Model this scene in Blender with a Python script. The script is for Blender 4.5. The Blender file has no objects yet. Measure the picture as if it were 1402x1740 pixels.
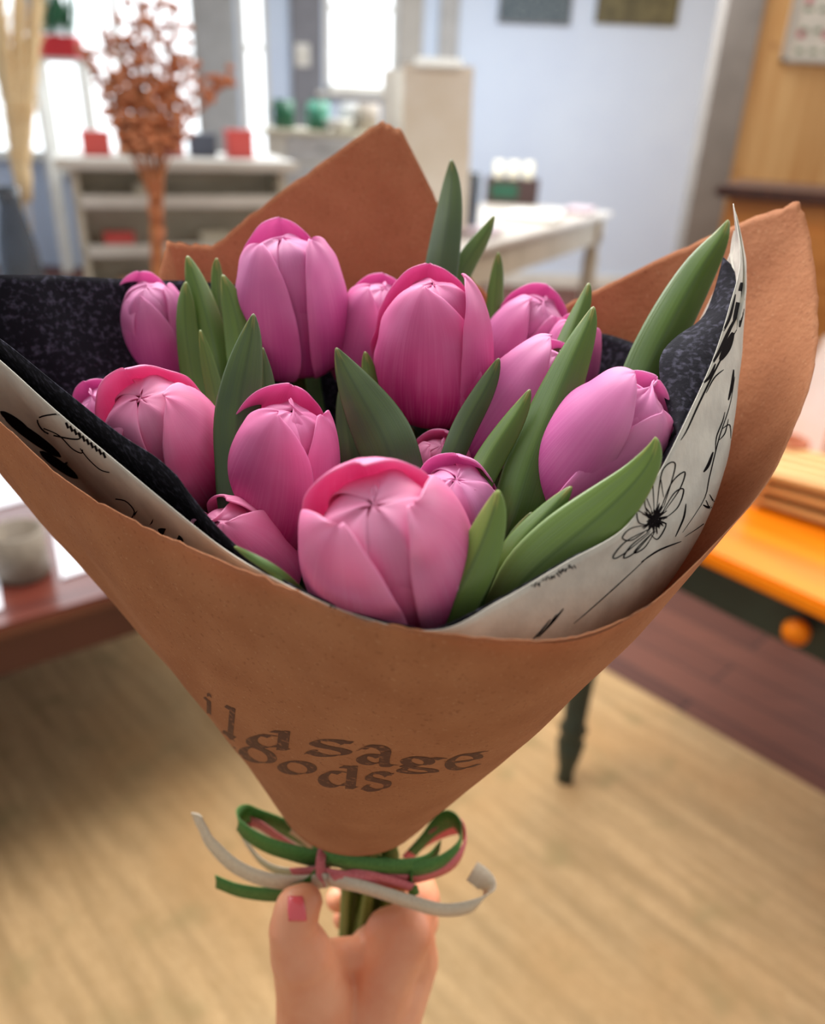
import bpy, bmesh, math, random
from math import radians, sin, cos, pi, sqrt, atan2, exp
from mathutils import Vector, Matrix, noise
from mathutils.bvhtree import BVHTree

random.seed(7)
SC = bpy.context.scene
COL = SC.collection

# ------------------------------------------------------------------ camera
F = 1340.0
PITCH, ROLL = radians(27), radians(2.4)
CAM = Vector((0, 0, 1.45))
fwd = Vector((0, cos(PITCH), -sin(PITCH)))
r0 = Vector((1, 0, 0)); u0 = Vector((0, sin(PITCH), cos(PITCH)))
RT = cos(ROLL) * r0 + sin(ROLL) * u0
UP = cos(ROLL) * u0 - sin(ROLL) * r0
cd = bpy.data.cameras.new('camera'); cam = bpy.data.objects.new('camera', cd); COL.objects.link(cam)
cd.sensor_fit = 'VERTICAL'; cd.sensor_height = 36.0; cd.lens = F / 1740 * 36.0
m = Matrix((RT, UP, -fwd)).transposed().to_4x4(); m.translation = CAM
cam.matrix_world = m
cd.clip_start = 0.01
cd.dof.use_dof = True; cd.dof.focus_distance = 0.262; cd.dof.aperture_fstop = cd.lens / 4.3
SC.camera = cam
SC.view_settings.view_transform = 'Standard'; SC.view_settings.look = 'None'
SC.view_settings.gamma = 1.0; SC.view_settings.use_curve_mapping = False
SC.view_settings.exposure = 0.0
SC.cycles.use_denoising = True
SC.cycles.max_bounces = 8; SC.cycles.transparent_max_bounces = 12

# ------------------------------------------------------------------ world and lights
w = bpy.data.worlds.new('daylight'); SC.world = w; w.use_nodes = True
nt = w.node_tree; nt.nodes.clear()
out = nt.nodes.new('ShaderNodeOutputWorld'); bg = nt.nodes.new('ShaderNodeBackground')
tc = nt.nodes.new('ShaderNodeTexCoord'); sx = nt.nodes.new('ShaderNodeSeparateXYZ')
mr = nt.nodes.new('ShaderNodeMapRange'); cr = nt.nodes.new('ShaderNodeMix'); cr.data_type = 'RGBA'
nt.links.new(tc.outputs['Generated'], sx.inputs[0]); nt.links.new(sx.outputs['Y'], mr.inputs['Value'])
mr.inputs['From Min'].default_value = -0.2; mr.inputs['From Max'].default_value = 0.7
mr.inputs['To Min'].default_value = 0.0; mr.inputs['To Max'].default_value = 1.0
nt.links.new(mr.outputs[0], cr.inputs[0])
cr.inputs[6].default_value = (0.45, 0.437, 0.425, 1); cr.inputs[7].default_value = (2.6, 2.75, 2.85, 1)
nt.links.new(cr.outputs[2], bg.inputs['Color']); bg.inputs['Strength'].default_value = 1.0
nt.links.new(bg.outputs[0], out.inputs[0])

def area(name, loc, target, size, power, color):
    l = bpy.data.lights.new(name, 'AREA'); l.shape = 'RECTANGLE'; l.size = size[0]; l.size_y = size[1]
    l.energy = power; l.color = color
    o = bpy.data.objects.new(name, l); COL.objects.link(o); o.location = loc
    o.rotation_euler = (Vector(target) - Vector(loc)).to_track_quat('-Z', 'Y').to_euler()
    return o
area('overhead_area', (-0.5, 1.3, 2.75), (0, 0.4, 1.2), (1.0, 1.0), 50, (1.0, 0.96, 0.93))
area('overhead_area', (0.3, 5.2, 2.75), (0.3, 5.6, 0), (2.4, 1.2), 112, (0.94, 0.97, 1.0))  # added fill to brighten the blue far wall, no fixture modelled
area('overhead_area', (1.6, 2.6, 2.75), (1.4, 2.4, 0), (0.8, 0.8), 30, (1.0, 0.80, 0.58))

# ------------------------------------------------------------------ projection helpers (site survey of the photograph)
def ray(x, y): return fwd + RT * ((x - 701) / F) + UP * ((870 - y) / F)
def P(x, y, d): return CAM + ray(x, y) * d
def Zp(x, y, z):
    v = ray(x, y); return CAM + v * ((z - CAM.z) / v.z)
def Yp(x, y, Y):
    v = ray(x, y); return CAM + v * (Y / v.y)

# ------------------------------------------------------------------ materials
def srgb(r, g, b):
    def c(v):
        v /= 255.0
        return v / 12.92 if v <= 0.04045 else ((v + 0.055) / 1.055) ** 2.4
    return (c(r), c(g), c(b), 1)

MATS = {}
def newmat(name):
    m = bpy.data.materials.new(name); m.use_nodes = True
    MATS[name] = m
    n = m.node_tree.nodes; return m, n, m.node_tree.links, n['Principled BSDF']

def mat(name, col, rough=0.6, col2=None, scale=8, stretch=(1, 1, 1), bump=0.0, bscale=None, metal=0, coat=0, detail=4, coords='Object', lo=0.35, hi=0.65):
    m, n, l, b = newmat(name)
    b.inputs['Base Color'].default_value = col; b.inputs['Roughness'].default_value = rough
    b.inputs['Metallic'].default_value = metal; b.inputs['Coat Weight'].default_value = coat
    t = n.new('ShaderNodeTexCoord'); mp = n.new('ShaderNodeMapping'); mp.inputs['Scale'].default_value = stretch
    l.new(t.outputs[coords], mp.inputs[0])
    nz = n.new('ShaderNodeTexNoise'); nz.inputs['Scale'].default_value = scale; nz.inputs['Detail'].default_value = detail
    l.new(mp.outputs[0], nz.inputs['Vector'])
    rp = n.new('ShaderNodeMapRange'); rp.inputs['From Min'].default_value = lo; rp.inputs['From Max'].default_value = hi
    l.new(nz.outputs[0], rp.inputs[0])
    mx = n.new('ShaderNodeMix'); mx.data_type = 'RGBA'
    c2 = col2 or tuple(min(1, c * 0.86) for c in col[:3]) + (1,)
    mx.inputs[6].default_value = col; mx.inputs[7].default_value = c2
    l.new(rp.outputs[0], mx.inputs[0]); l.new(mx.outputs[2], b.inputs['Base Color'])
    if bump:
        nb = n.new('ShaderNodeTexNoise'); nb.inputs['Scale'].default_value = bscale or scale; nb.inputs['Detail'].default_value = 6
        l.new(mp.outputs[0], nb.inputs['Vector'])
        bp = n.new('ShaderNodeBump'); bp.inputs['Strength'].default_value = bump; bp.inputs['Distance'].default_value = 0.01
        l.new(nb.outputs[0], bp.inputs['Height']); l.new(bp.outputs[0], b.inputs['Normal'])
    return m

def add_translucent(m, col, fac):
    n, l = m.node_tree.nodes, m.node_tree.links
    b = n['Principled BSDF']; o = n['Material Output']
    tr = n.new('ShaderNodeBsdfTranslucent'); mx = n.new('ShaderNodeMixShader'); mx.inputs[0].default_value = fac
    if col is None:
        l.new(b.inputs['Base Color'].links[0].from_socket, tr.inputs[0])
    else: tr.inputs[0].default_value = col
    l.new(b.outputs[0], mx.inputs[1]); l.new(tr.outputs[0], mx.inputs[2]); l.new(mx.outputs[0], o.inputs[0])

def uvmat(name, ramp, streak, rough, trans, edge=None, mid=None, streak_scale=(60, 2.5, 1), bump=0.15, patch=0.0, patchcol=None, coat=0.0):
    """colour along the length from the UV's v, paler margins and a darker mid rib, fine lengthwise veins"""
    m, n, l, b = newmat(name)
    b.inputs['Roughness'].default_value = rough; b.inputs['Coat Weight'].default_value = coat
    b.inputs['Coat Roughness'].default_value = 0.35
    uv = n.new('ShaderNodeUVMap'); sp = n.new('ShaderNodeSeparateXYZ'); l.new(uv.outputs[0], sp.inputs[0])
    nzv = n.new('ShaderNodeTexNoise'); nzv.inputs['Scale'].default_value = 3; l.new(uv.outputs[0], nzv.inputs['Vector'])
    ad = n.new('ShaderNodeMath'); ad.operation = 'MULTIPLY_ADD'; ad.inputs[1].default_value = 0.35; l.new(nzv.outputs[0], ad.inputs[0])
    sb = n.new('ShaderNodeMath'); sb.operation = 'SUBTRACT'; sb.inputs[1].default_value = 0.175
    l.new(sp.outputs[1], ad.inputs[2]); l.new(ad.outputs[0], sb.inputs[0])
    rp = n.new('ShaderNodeValToRGB'); e = rp.color_ramp.elements
    e[0].position, e[0].color = ramp[0]; e[1].position, e[1].color = ramp[-1]
    for p_, c_ in ramp[1:-1]:
        q = e.new(p_); q.color = c_
    l.new(sb.outputs[0], rp.inputs[0]); cur = rp.outputs[0]
    au = n.new('ShaderNodeMath'); au.operation = 'ABSOLUTE'
    s2 = n.new('ShaderNodeMath'); s2.operation = 'SUBTRACT'; s2.inputs[1].default_value = 0.5
    l.new(sp.outputs[0], s2.inputs[0]); l.new(s2.outputs[0], au.inputs[0])
    def mixin(fac, c, cur, mode='MIX'):
        mx = n.new('ShaderNodeMix'); mx.data_type = 'RGBA'; mx.blend_type = mode
        l.new(fac, mx.inputs[0]); l.new(cur, mx.inputs[6]); mx.inputs[7].default_value = c
        return mx.outputs[2]
    if edge:
        r_ = n.new('ShaderNodeMapRange'); r_.inputs['From Min'].default_value = edge[1]; r_.inputs['From Max'].default_value = 0.5
        r_.inputs['To Max'].default_value = edge[2]; l.new(au.outputs[0], r_.inputs[0]); cur = mixin(r_.outputs[0], edge[0], cur)
    if mid:
        r_ = n.new('ShaderNodeMapRange'); r_.inputs['From Min'].default_value = mid[1]; r_.inputs['From Max'].default_value = 0.0
        r_.inputs['To Max'].default_value = mid[2]; l.new(au.outputs[0], r_.inputs[0]); cur = mixin(r_.outputs[0], mid[0], cur)
    mp = n.new('ShaderNodeMapping'); mp.inputs['Scale'].default_value = streak_scale; l.new(uv.outputs[0], mp.inputs[0])
    oi = n.new('ShaderNodeObjectInfo'); l.new(oi.outputs['Random'], mp.inputs['Location'])
    nz = n.new('ShaderNodeTexNoise'); nz.inputs['Scale'].default_value = 1; nz.inputs['Detail'].default_value = 3; l.new(mp.outputs[0], nz.inputs['Vector'])
    r_ = n.new('ShaderNodeMapRange'); r_.inputs['From Min'].default_value = 0.45; r_.inputs['From Max'].default_value = 0.75
    r_.inputs['To Max'].default_value = streak[1]; l.new(nz.outputs[0], r_.inputs[0]); cur = mixin(r_.outputs[0], streak[0], cur)
    if patch:
        t = n.new('ShaderNodeTexCoord'); np_ = n.new('ShaderNodeTexNoise'); np_.inputs['Scale'].default_value = 45; l.new(t.outputs['Object'], np_.inputs['Vector'])
        r_ = n.new('ShaderNodeMapRange'); r_.inputs['From Min'].default_value = 0.45; r_.inputs['From Max'].default_value = 0.7
        r_.inputs['To Max'].default_value = patch; l.new(np_.outputs[0], r_.inputs[0]); cur = mixin(r_.outputs[0], patchcol, cur)
    l.new(cur, b.inputs['Base Color'])
    bp = n.new('ShaderNodeBump'); bp.inputs['Strength'].default_value = bump; bp.inputs['Distance'].default_value = 0.0006
    l.new(nz.outputs[0], bp.inputs['Height']); l.new(bp.outputs[0], b.inputs['Normal'])
    tr = n.new('ShaderNodeBsdfTranslucent'); mx = n.new('ShaderNodeMixShader'); mx.inputs[0].default_value = trans
    l.new(cur, tr.inputs[0]); l.new(b.outputs[0], mx.inputs[1]); l.new(tr.outputs[0], mx.inputs[2]); l.new(mx.outputs[0], n['Material Output'].inputs[0])
    return m

PETAL = {}
for key, (deep, mid_, light) in dict(
        lilac=(srgb(190, 70, 150), srgb(226, 110, 184), srgb(248, 170, 216)),
        rose=(srgb(210, 64, 138), srgb(246, 110, 174), srgb(253, 178, 214)),
        magenta=(srgb(184, 26, 112), srgb(224, 76, 152), srgb(247, 156, 206))).items():
    PETAL[key] = uvmat('tulip petal ' + key, [(0.0, deep), (0.42, mid_), (1.0, light)],
                       (light, 0.34), 0.50, 0.34, edge=(light, 0.36, 0.65), mid=(deep, 0.20, 0.30), patch=0.35, patchcol=mid_, streak_scale=(75, 2.6, 1), bump=0.12)
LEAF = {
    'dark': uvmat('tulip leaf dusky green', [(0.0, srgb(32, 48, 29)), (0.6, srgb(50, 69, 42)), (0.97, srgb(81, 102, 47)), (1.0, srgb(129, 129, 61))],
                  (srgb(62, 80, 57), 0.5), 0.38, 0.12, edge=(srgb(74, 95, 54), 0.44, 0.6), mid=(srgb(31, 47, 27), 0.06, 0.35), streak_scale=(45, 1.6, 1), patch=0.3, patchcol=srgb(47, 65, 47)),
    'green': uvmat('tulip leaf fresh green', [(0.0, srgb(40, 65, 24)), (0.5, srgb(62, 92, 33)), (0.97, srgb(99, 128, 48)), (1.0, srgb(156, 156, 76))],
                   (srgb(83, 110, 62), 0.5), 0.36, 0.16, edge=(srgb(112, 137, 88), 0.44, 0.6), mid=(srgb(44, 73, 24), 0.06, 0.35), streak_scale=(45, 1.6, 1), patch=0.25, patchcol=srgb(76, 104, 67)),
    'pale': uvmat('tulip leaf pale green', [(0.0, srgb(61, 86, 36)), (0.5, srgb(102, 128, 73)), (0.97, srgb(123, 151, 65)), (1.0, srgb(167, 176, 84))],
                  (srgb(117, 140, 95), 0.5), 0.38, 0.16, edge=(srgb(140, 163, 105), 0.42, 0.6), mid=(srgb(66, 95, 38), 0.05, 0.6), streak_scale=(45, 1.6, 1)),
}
STEM = mat('tulip stem', srgb(104, 132, 52), 0.45, srgb(78, 108, 40), 60, (1, 1, .1))

kraft = mat('kraft paper', srgb(199, 136, 92), 0.8, srgb(189, 125, 82), 55, bump=0.10, bscale=420, detail=8)
def speckle(m, c, scale, lo, hi, fac):
    n, l = m.node_tree.nodes, m.node_tree.links; b = n['Principled BSDF']
    t = n.new('ShaderNodeTexCoord'); nz = n.new('ShaderNodeTexNoise'); nz.inputs['Scale'].default_value = scale; nz.inputs['Detail'].default_value = 3
    l.new(t.outputs['Object'], nz.inputs['Vector'])
    r_ = n.new('ShaderNodeMapRange'); r_.inputs['From Min'].default_value = lo; r_.inputs['From Max'].default_value = hi; r_.inputs['To Max'].default_value = fac
    l.new(nz.outputs[0], r_.inputs[0])
    mx = n.new('ShaderNodeMix'); mx.data_type = 'RGBA'; mx.inputs[7].default_value = c
    l.new(r_.outputs[0], mx.inputs[0]); l.new(b.inputs['Base Color'].links[0].from_socket, mx.inputs[6]); l.new(mx.outputs[2], b.inputs['Base Color'])
speckle(kraft, srgb(160, 98, 60), 45, 0.45, 0.75, 0.35)
speckle(kraft, srgb(150, 92, 58), 700, 0.60, 0.72, 0.7)
speckle(kraft, srgb(226, 176, 130), 800, 0.62, 0.74, 0.5)
add_translucent(kraft, srgb(196, 100, 36), 0.24)
blackt = mat('black tissue paper', srgb(27, 26, 33), 0.85, srgb(88, 86, 102), 460, bump=0.10, bscale=420, detail=8, lo=0.50, hi=0.82)
blackt.node_tree.nodes['Principled BSDF'].inputs['Specular IOR Level'].default_value = 0.15
whitet = mat('cream printed tissue paper', srgb(226, 220, 204), 0.7, srgb(204, 198, 184), 90, bump=0.12, bscale=60, detail=8)
add_translucent(whitet, srgb(226, 214, 190), 0.12)
inkm = mat('black print ink', srgb(16, 10, 12), 0.9)
inkm.node_tree.nodes['Principled BSDF'].inputs['Specular IOR Level'].default_value = 0.05
stampm = mat('brown stamp ink', srgb(84, 44, 30), 0.7, srgb(150, 94, 62), 520, lo=0.56, hi=0.72)
skin = mat('skin', srgb(244, 174, 134), 0.45, srgb(230, 146, 106), 26, bump=0.05, bscale=250)
skin.node_tree.nodes['Principled BSDF'].inputs['Subsurface Weight'].default_value = 0.15
skin.node_tree.nodes['Principled BSDF'].inputs['Subsurface Radius'].default_value = (0.01, 0.004, 0.002)
skin.node_tree.nodes['Principled BSDF'].inputs['Subsurface Scale'].default_value = 0.6
nailm = mat('coral nail polish', srgb(244, 98, 104), 0.2, coat=0.6)
rib_g = mat('green ribbon', srgb(98, 150, 72), 0.55, srgb(78, 128, 58), 900, bump=0.1)
rib_p = mat('pink ribbon', srgb(238, 138, 140), 0.55, srgb(226, 112, 118), 900, bump=0.1)
rib_w = mat('cream ribbon', srgb(240, 230, 208), 0.55, srgb(226, 212, 188), 900, bump=0.1)
for r_ in (rib_g, rib_p, rib_w): add_translucent(r_, None, 0.25)

# ------------------------------------------------------------------ object helpers
def link(name, me, m=None, parent=None, smooth=True):
    o = bpy.data.objects.new(name, me); COL.objects.link(o)
    if m is not None: me.materials.append(m)
    if smooth:
        for p_ in me.polygons: p_.use_smooth = True
    if parent is not None: o.parent = parent
    return o
def tag(o, label, cat, group=None, kind=None):
    o['label'] = label; o['category'] = cat
    if group: o['group'] = group
    if kind: o['kind'] = kind
    return o
def empty(name, label, cat, group=None, loc=None, rz=0):
    o = bpy.data.objects.new(name, None); COL.objects.link(o); o.empty_display_size = 0.02
    if loc is not None: o.location = loc
    o.rotation_euler.z = rz
    return tag(o, label, cat, group)
def struct(o): o['kind'] = 'structure'; return o

class MB:
    def __init__(s): s.bm = bmesh.new(); s.uv = s.bm.loops.layers.uv.new('UVMap')
    def box(s, c, d, M=None, bev=0.0):
        r = bmesh.ops.create_cube(s.bm, size=1.0); vs = r['verts']
        for v in vs: v.co = Vector((v.co.x * d[0] + c[0], v.co.y * d[1] + c[1], v.co.z * d[2] + c[2]))
        if bev:
            es = list({e for v in vs for e in v.link_edges})
            r2 = bmesh.ops.bevel(s.bm, geom=es, offset=bev, segments=2, affect='EDGES')
            vs = list({v for f in r2['faces'] for v in f.verts} | {v for v in vs if v.is_valid})
        if M is not None:
            for v in vs: v.co = M @ v.co
        return s
    def lathe(s, prof, c=(0, 0, 0), n=28, cap=True, M=None):
        rings = []
        for r, z in prof:
            rg = []
            for i in range(n):
                a = 2 * pi * i / n; q = Vector((c[0] + r * cos(a), c[1] + r * sin(a), c[2] + z))
                rg.append(s.bm.verts.new(M @ q if M is not None else q))
            rings.append(rg)
        for a, b in zip(rings, rings[1:]):
            for i in range(n): s.bm.faces.new((a[i], a[(i + 1) % n], b[(i + 1) % n], b[i]))
        if cap:
            if prof[0][0] > 1e-4: s.bm.faces.new(rings[0][::-1])
            if prof[-1][0] > 1e-4: s.bm.faces.new(rings[-1])
        return s
    def tube(s, pts, rad, n=8, flat=1.0):
        rings = []
        for i, p_ in enumerate(pts):
            t = (pts[min(i + 1, len(pts) - 1)] - pts[max(i - 1, 0)]).normalized()
            a = t.cross(Vector((0.13, 0.21, 0.97))).normalized(); b = t.cross(a)
            r = rad[i] if isinstance(rad, (list, tuple)) else rad
            rings.append([s.bm.verts.new(p_ + a * (r * cos(2 * pi * k / n)) + b * (r * flat * sin(2 * pi * k / n))) for k in range(n)])
        for a, b in zip(rings, rings[1:]):
            for i in range(n): s.bm.faces.new((a[i], a[(i + 1) % n], b[(i + 1) % n], b[i]))
        s.bm.faces.new(rings[0][::-1]); s.bm.faces.new(rings[-1]); return s
    def ball(s, c, r, sc=(1, 1, 1), seg=12):
        rr = bmesh.ops.create_uvsphere(s.bm, u_segments=seg, v_segments=max(6, seg // 2), radius=r)
        for v in rr['verts']: v.co = Vector((v.co.x * sc[0], v.co.y * sc[1], v.co.z * sc[2])) + Vector(c)
        return s
    def grid(s, pts, uv=True, closed=False):
        """pts[i][j]: i across (u), j along (v)"""
        V = [[s.bm.verts.new(p_) for p_ in row] for row in pts]
        n, k = len(V), len(V[0])
        for i in range(n - (0 if closed else 1)):
            a, b = V[i], V[(i + 1) % n]
            for j in range(k - 1):
                try: f = s.bm.faces.new((a[j], b[j], b[j + 1], a[j + 1]))
                except ValueError: continue
                for lp, (uu, vv) in zip(f.loops, ((i, j), (i + 1, j), (i + 1, j + 1), (i, j + 1))):
                    lp[s.uv].uv = (uu / (n - 1 if not closed else n), vv / (k - 1))
        return s
    def build(s, name, m=None, parent=None, smooth=False, recalc=True):
        if recalc: bmesh.ops.recalc_face_normals(s.bm, faces=s.bm.faces[:])
        me = bpy.data.meshes.new(name); s.bm.to_mesh(me); s.bm.free()
        return link(name, me, m, parent, smooth)

def solid(o, t, off=0.0):
    md = o.modifiers.new('thickness', 'SOLIDIFY'); md.thickness = t; md.offset = off; return o
def catmull(pts, n, closed=False):
    """pts: list of equally long tuples or Vectors; returns n+1 samples"""
    m_ = len(pts); outp = []
    pts = [tuple(p_) for p_ in pts]
    segs = m_ if closed else m_ - 1
    for k in range(n + (0 if closed else 1)):
        x = k / n * segs; i = min(int(x), segs - 1); t = x - i
        g = (lambda q: pts[q % m_]) if closed else (lambda q: pts[max(0, min(m_ - 1, q))])
        a, b, c, d = g(i - 1), g(i), g(i + 1), g(i + 2)
        outp.append(tuple(0.5 * (2 * b[j] + (c[j] - a[j]) * t + (2 * a[j] - 5 * b[j] + 4 * c[j] - d[j]) * t * t + (3 * b[j] - a[j] - 3 * c[j] + d[j]) * t ** 3) for j in range(len(b))))
    return outp
def interp(x, xs, ys):
    if x <= xs[0]: return ys[0]
    for i in range(len(xs) - 1):
        if x <= xs[i + 1]:
            t = (x - xs[i]) / (xs[i + 1] - xs[i]); y0 = ys[max(i - 1, 0)]; y1 = ys[i]; y2 = ys[i + 1]; y3 = ys[min(i + 2, len(ys) - 1)]
            h = xs[i + 1] - xs[i]
            m1 = (y2 - y0) / (xs[i + 1] - xs[max(i - 1, 0)]) * h if i > 0 else (y2 - y1)
            m2 = (y3 - y1) / (xs[min(i + 2, len(xs) - 1)] - xs[i]) * h if i + 2 < len(xs) else (y2 - y1)
            t2, t3 = t * t, t ** 3
            return (2 * t3 - 3 * t2 + 1) * y1 + (t3 - 2 * t2 + t) * m1 + (-2 * t3 + 3 * t2) * y2 + (t3 - t2) * m2
    return ys[-1]

# ================================================================== THE ROOM
BY = 7.7                                             # the far wall
def bx(px, Y=BY, y=100): return Yp(px, y, Y).x
def bz(py, Y=BY, x=600): return Yp(x, py, Y).z
wallblue = mat('pale blue wall paint', srgb(210, 224, 242), 0.75, srgb(205, 219, 239), 2)
postgrey = mat('grey painted trim', srgb(176, 176, 174), 0.6)
darkgrey = mat('dark grey paint', srgb(128, 128, 134), 0.6)
taupe = mat('taupe painted casing', srgb(146, 138, 130), 0.6)
whitep = mat('white painted wood', srgb(228, 226, 218), 0.5, srgb(214, 211, 202), 6)
creamp = mat('cream painted wood', srgb(214, 208, 190), 0.5, srgb(198, 192, 172), 6)
pine = mat('knotty pine', srgb(226, 182, 122), 0.5, srgb(204, 150, 88), 2.2, (7, 1, 0.6))
speckle(pine, srgb(150, 92, 46), 5, 0.66, 0.72, 0.7)
floorm, n_, l_, b_ = newmat('dark red-brown floor boards')
b_.inputs['Roughness'].default_value = 0.5; b_.inputs['Specular IOR Level'].default_value = 0.2
t_ = n_.new('ShaderNodeTexCoord'); mp_ = n_.new('ShaderNodeMapping'); mp_.inputs['Rotation'].default_value = (0, 0, radians(46))
l_.new(t_.outputs['Object'], mp_.inputs[0])
bk = n_.new('ShaderNodeTexBrick'); bk.inputs['Scale'].default_value = 1.0; bk.inputs['Brick Width'].default_value = 1.4; bk.inputs['Row Height'].default_value = 0.12
bk.inputs['Mortar Size'].default_value = 0.003; bk.inputs['Color1'].default_value = srgb(124, 72, 54); bk.inputs['Color2'].default_value = srgb(98, 54, 40); bk.inputs['Mortar'].default_value = srgb(44, 26, 20)
l_.new(mp_.outputs[0], bk.inputs[0])
mp2 = n_.new('ShaderNodeMapping'); mp2.inputs['Rotation'].default_value = (0, 0, radians(46)); mp2.inputs['Scale'].default_value = (2, 30, 1); l_.new(t_.outputs['Object'], mp2.inputs[0])
nz_ = n_.new('ShaderNodeTexNoise'); nz_.inputs['Scale'].default_value = 2; l_.new(mp2.outputs[0], nz_.inputs['Vector'])
mx_ = n_.new('ShaderNodeMix'); mx_.data_type = 'RGBA'; mx_.blend_type = 'MULTIPLY'; mx_.inputs[0].default_value = 0.5
l_.new(bk.outputs[0], mx_.inputs[6]); l_.new(nz_.outputs[0], mx_.inputs[7]); l_.new(mx_.outputs[2], b_.inputs['Base Color'])

f = MB().box((0, 3.6, -0.05), (9, 10, 0.1)).build('floor', floorm); struct(f)

XL, XR, ZT = -4.4, 2.42, 2.8
# openings of the far wall: (x0, x1, z0, z1)
opens = [(bx(-150), bx(60), 0.95, 2.55), (bx(66), bx(338), 0.85, 2.55), (bx(408), bx(456), bz(292), 2.6), (bx(552), bx(674), bz(156), 2.6)]
mb = MB(); xs = XL
for (a, b, z0, z1) in opens:
    mb.box(((xs + a) / 2, BY + 0.06, ZT / 2), (a - xs, 0.12, ZT))
    mb.box(((a + b) / 2, BY + 0.06, z0 / 2), (b - a, 0.12, z0))
    mb.box(((a + b) / 2, BY + 0.06, (z1 + ZT) / 2), (b - a, 0.12, ZT - z1)); xs = b
mb.box(((xs + XR) / 2, BY + 0.06, ZT / 2), (XR - xs, 0.12, ZT))
struct(mb.build('wall_back', wallblue))
struct(MB().box((XL - 0.06, 3.6, ZT / 2), (0.12, 8.4, ZT)).build('wall_left', wallblue))
glass, n_, l_, b_ = newmat('window glass')
tr_ = n_.new('ShaderNodeBsdfTransparent'); gl_ = n_.new('ShaderNodeBsdfGlossy'); gl_.inputs['Roughness'].default_value = 0.02; mx_ = n_.new('ShaderNodeMixShader'); mx_.inputs[0].default_value = 0.05
l_.new(tr_.outputs[0], mx_.inputs[1]); l_.new(gl_.outputs[0], mx_.inputs[2]); l_.new(mx_.outputs[0], n_['Material Output'].inputs[0])
for k, (a, b, z0, z1) in enumerate(opens):
    o = MB()
    wd = 0.045
    for (cx, cz, dx, dz) in ((a + wd / 2, (z0 + z1) / 2, wd, z1 - z0), (b - wd / 2, (z0 + z1) / 2, wd, z1 - z0), ((a + b) / 2, z0 + wd / 2, b - a, wd), ((a + b) / 2, z1 - wd / 2, b - a, wd)):
        o.box((cx, BY + 0.03, cz), (dx, 0.06, dz))
    if b - a > 0.8:
        o.box(((a + b) / 2, BY + 0.03, (z0 + z1) / 2), (0.05, 0.05, z1 - z0))
    o.box(((a + b) / 2, BY + 0.03, (z0 + z1) / 2 + 0.1), (b - a, 0.05, 0.03))
    wnd = o.build('window_%d' % (k + 1), whitep); struct(wnd)
    MB().box(((a + b) / 2, BY + 0.05, (z0 + z1) / 2), (b - a - 0.05, 0.006, z1 - z0 - 0.05)).build('pane', glass, wnd)
    MB().box(((a + b) / 2, BY - 0.04, z0 - 0.02), (b - a + 0.12, 0.12, 0.035), bev=0.004).build('window_sill', whitep, wnd)
tr = 0
def trim(x0, x1, z0, z1, Y, d, m_):
    global tr; tr += 1
    return struct(MB().box(((x0 + x1) / 2, Y, (z0 + z1) / 2), (x1 - x0, d, z1 - z0), bev=0.004).build('trim_%d' % tr, m_))
trim(bx(342), bx(402), 0, ZT, BY - 0.06, 0.12, postgrey)
trim(bx(497), bx(548), 0, ZT, BY - 0.03, 0.06, darkgrey)
trim(bx(676), bx(716), 0, ZT, BY - 0.04, 0.08, mat('beige grey casing', srgb(178, 174, 166), 0.6))
trim(bx(744), bx(776), 0, ZT, BY - 0.03, 0.06, postgrey)
struct(MB().box(((bx(776) + XR) / 2, BY - 0.012, 0.06), (XR - bx(776), 0.024, 0.12), bev=0.003).build('baseboard_back', whitep))
# pine partition on the right, nearer than the far wall, with its taupe end casing
PY = 5.2
px0 = Yp(1236, 0, PY).x; px1 = Yp(1300, 0, PY).x
trim(px0 - 0.0, px1, 0, ZT, PY + 0.06, 0.16, taupe)
struct(MB().box(((px1 + 4.4) / 2, PY + 0.07, ZT / 2), (4.4 - px1, 0.12, ZT)).build('wall_right', pine))

# light switch on the dark grey panel
sw = empty('light_switch', 'small white light switch plate on the dark grey panel between the windows', 'light switch', loc=(bx(516, BY, 100), BY - 0.065, bz(98)))
MB().box((0, 0, 0), (0.12, 0.012, 0.17), bev=0.003).build('switch_plate', whitep, sw)
MB().box((0, -0.01, 0), (0.03, 0.012, 0.05), bev=0.002).build('toggle', creamp, sw)

# posters on the blue wall
def framed(name, label, cat, x0, x1, z0, z1, Y, fm, pm, wd=0.02):
    e = empty(name, label, cat, loc=((x0 + x1) / 2, Y, (z0 + z1) / 2)); W, H = x1 - x0, z1 - z0
    m_ = MB()
    for (cx, cz, dx, dz) in ((-W / 2, 0, wd, H + wd), (W / 2, 0, wd, H + wd), (0, -H / 2, W + wd, wd), (0, H / 2, W + wd, wd)): m_.box((cx, 0, cz), (dx, 0.03, dz), bev=0.003)
    m_.build('frame', fm, e)
    MB().box((0, 0.004, 0), (W, 0.01, H)).build('print', pm, e)
    return e
framed('poster', 'dark slate poster with faint pale lettering on the blue wall', 'poster', bx(847, BY, 30), bx(968, BY, 30), bz(27), bz(27) + 0.55, BY - 0.02, darkgrey,
       mat('slate poster print', srgb(66, 82, 92), 0.6, srgb(150, 160, 160), 26, (1, 1, 3), lo=0.5, hi=0.7), 0.012)
framed('poster', 'olive brown poster in a thin frame on the blue wall, nearest the taupe casing', 'poster', bx(1012, BY, 30), bx(1148, BY, 30), bz(41, BY, 1080), bz(41) + 0.55, BY - 0.02, mat('dark olive frame', srgb(92, 84, 62), 0.5),
       mat('olive poster print', srgb(116, 108, 74), 0.6, srgb(82, 76, 50), 9), 0.012)
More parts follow.
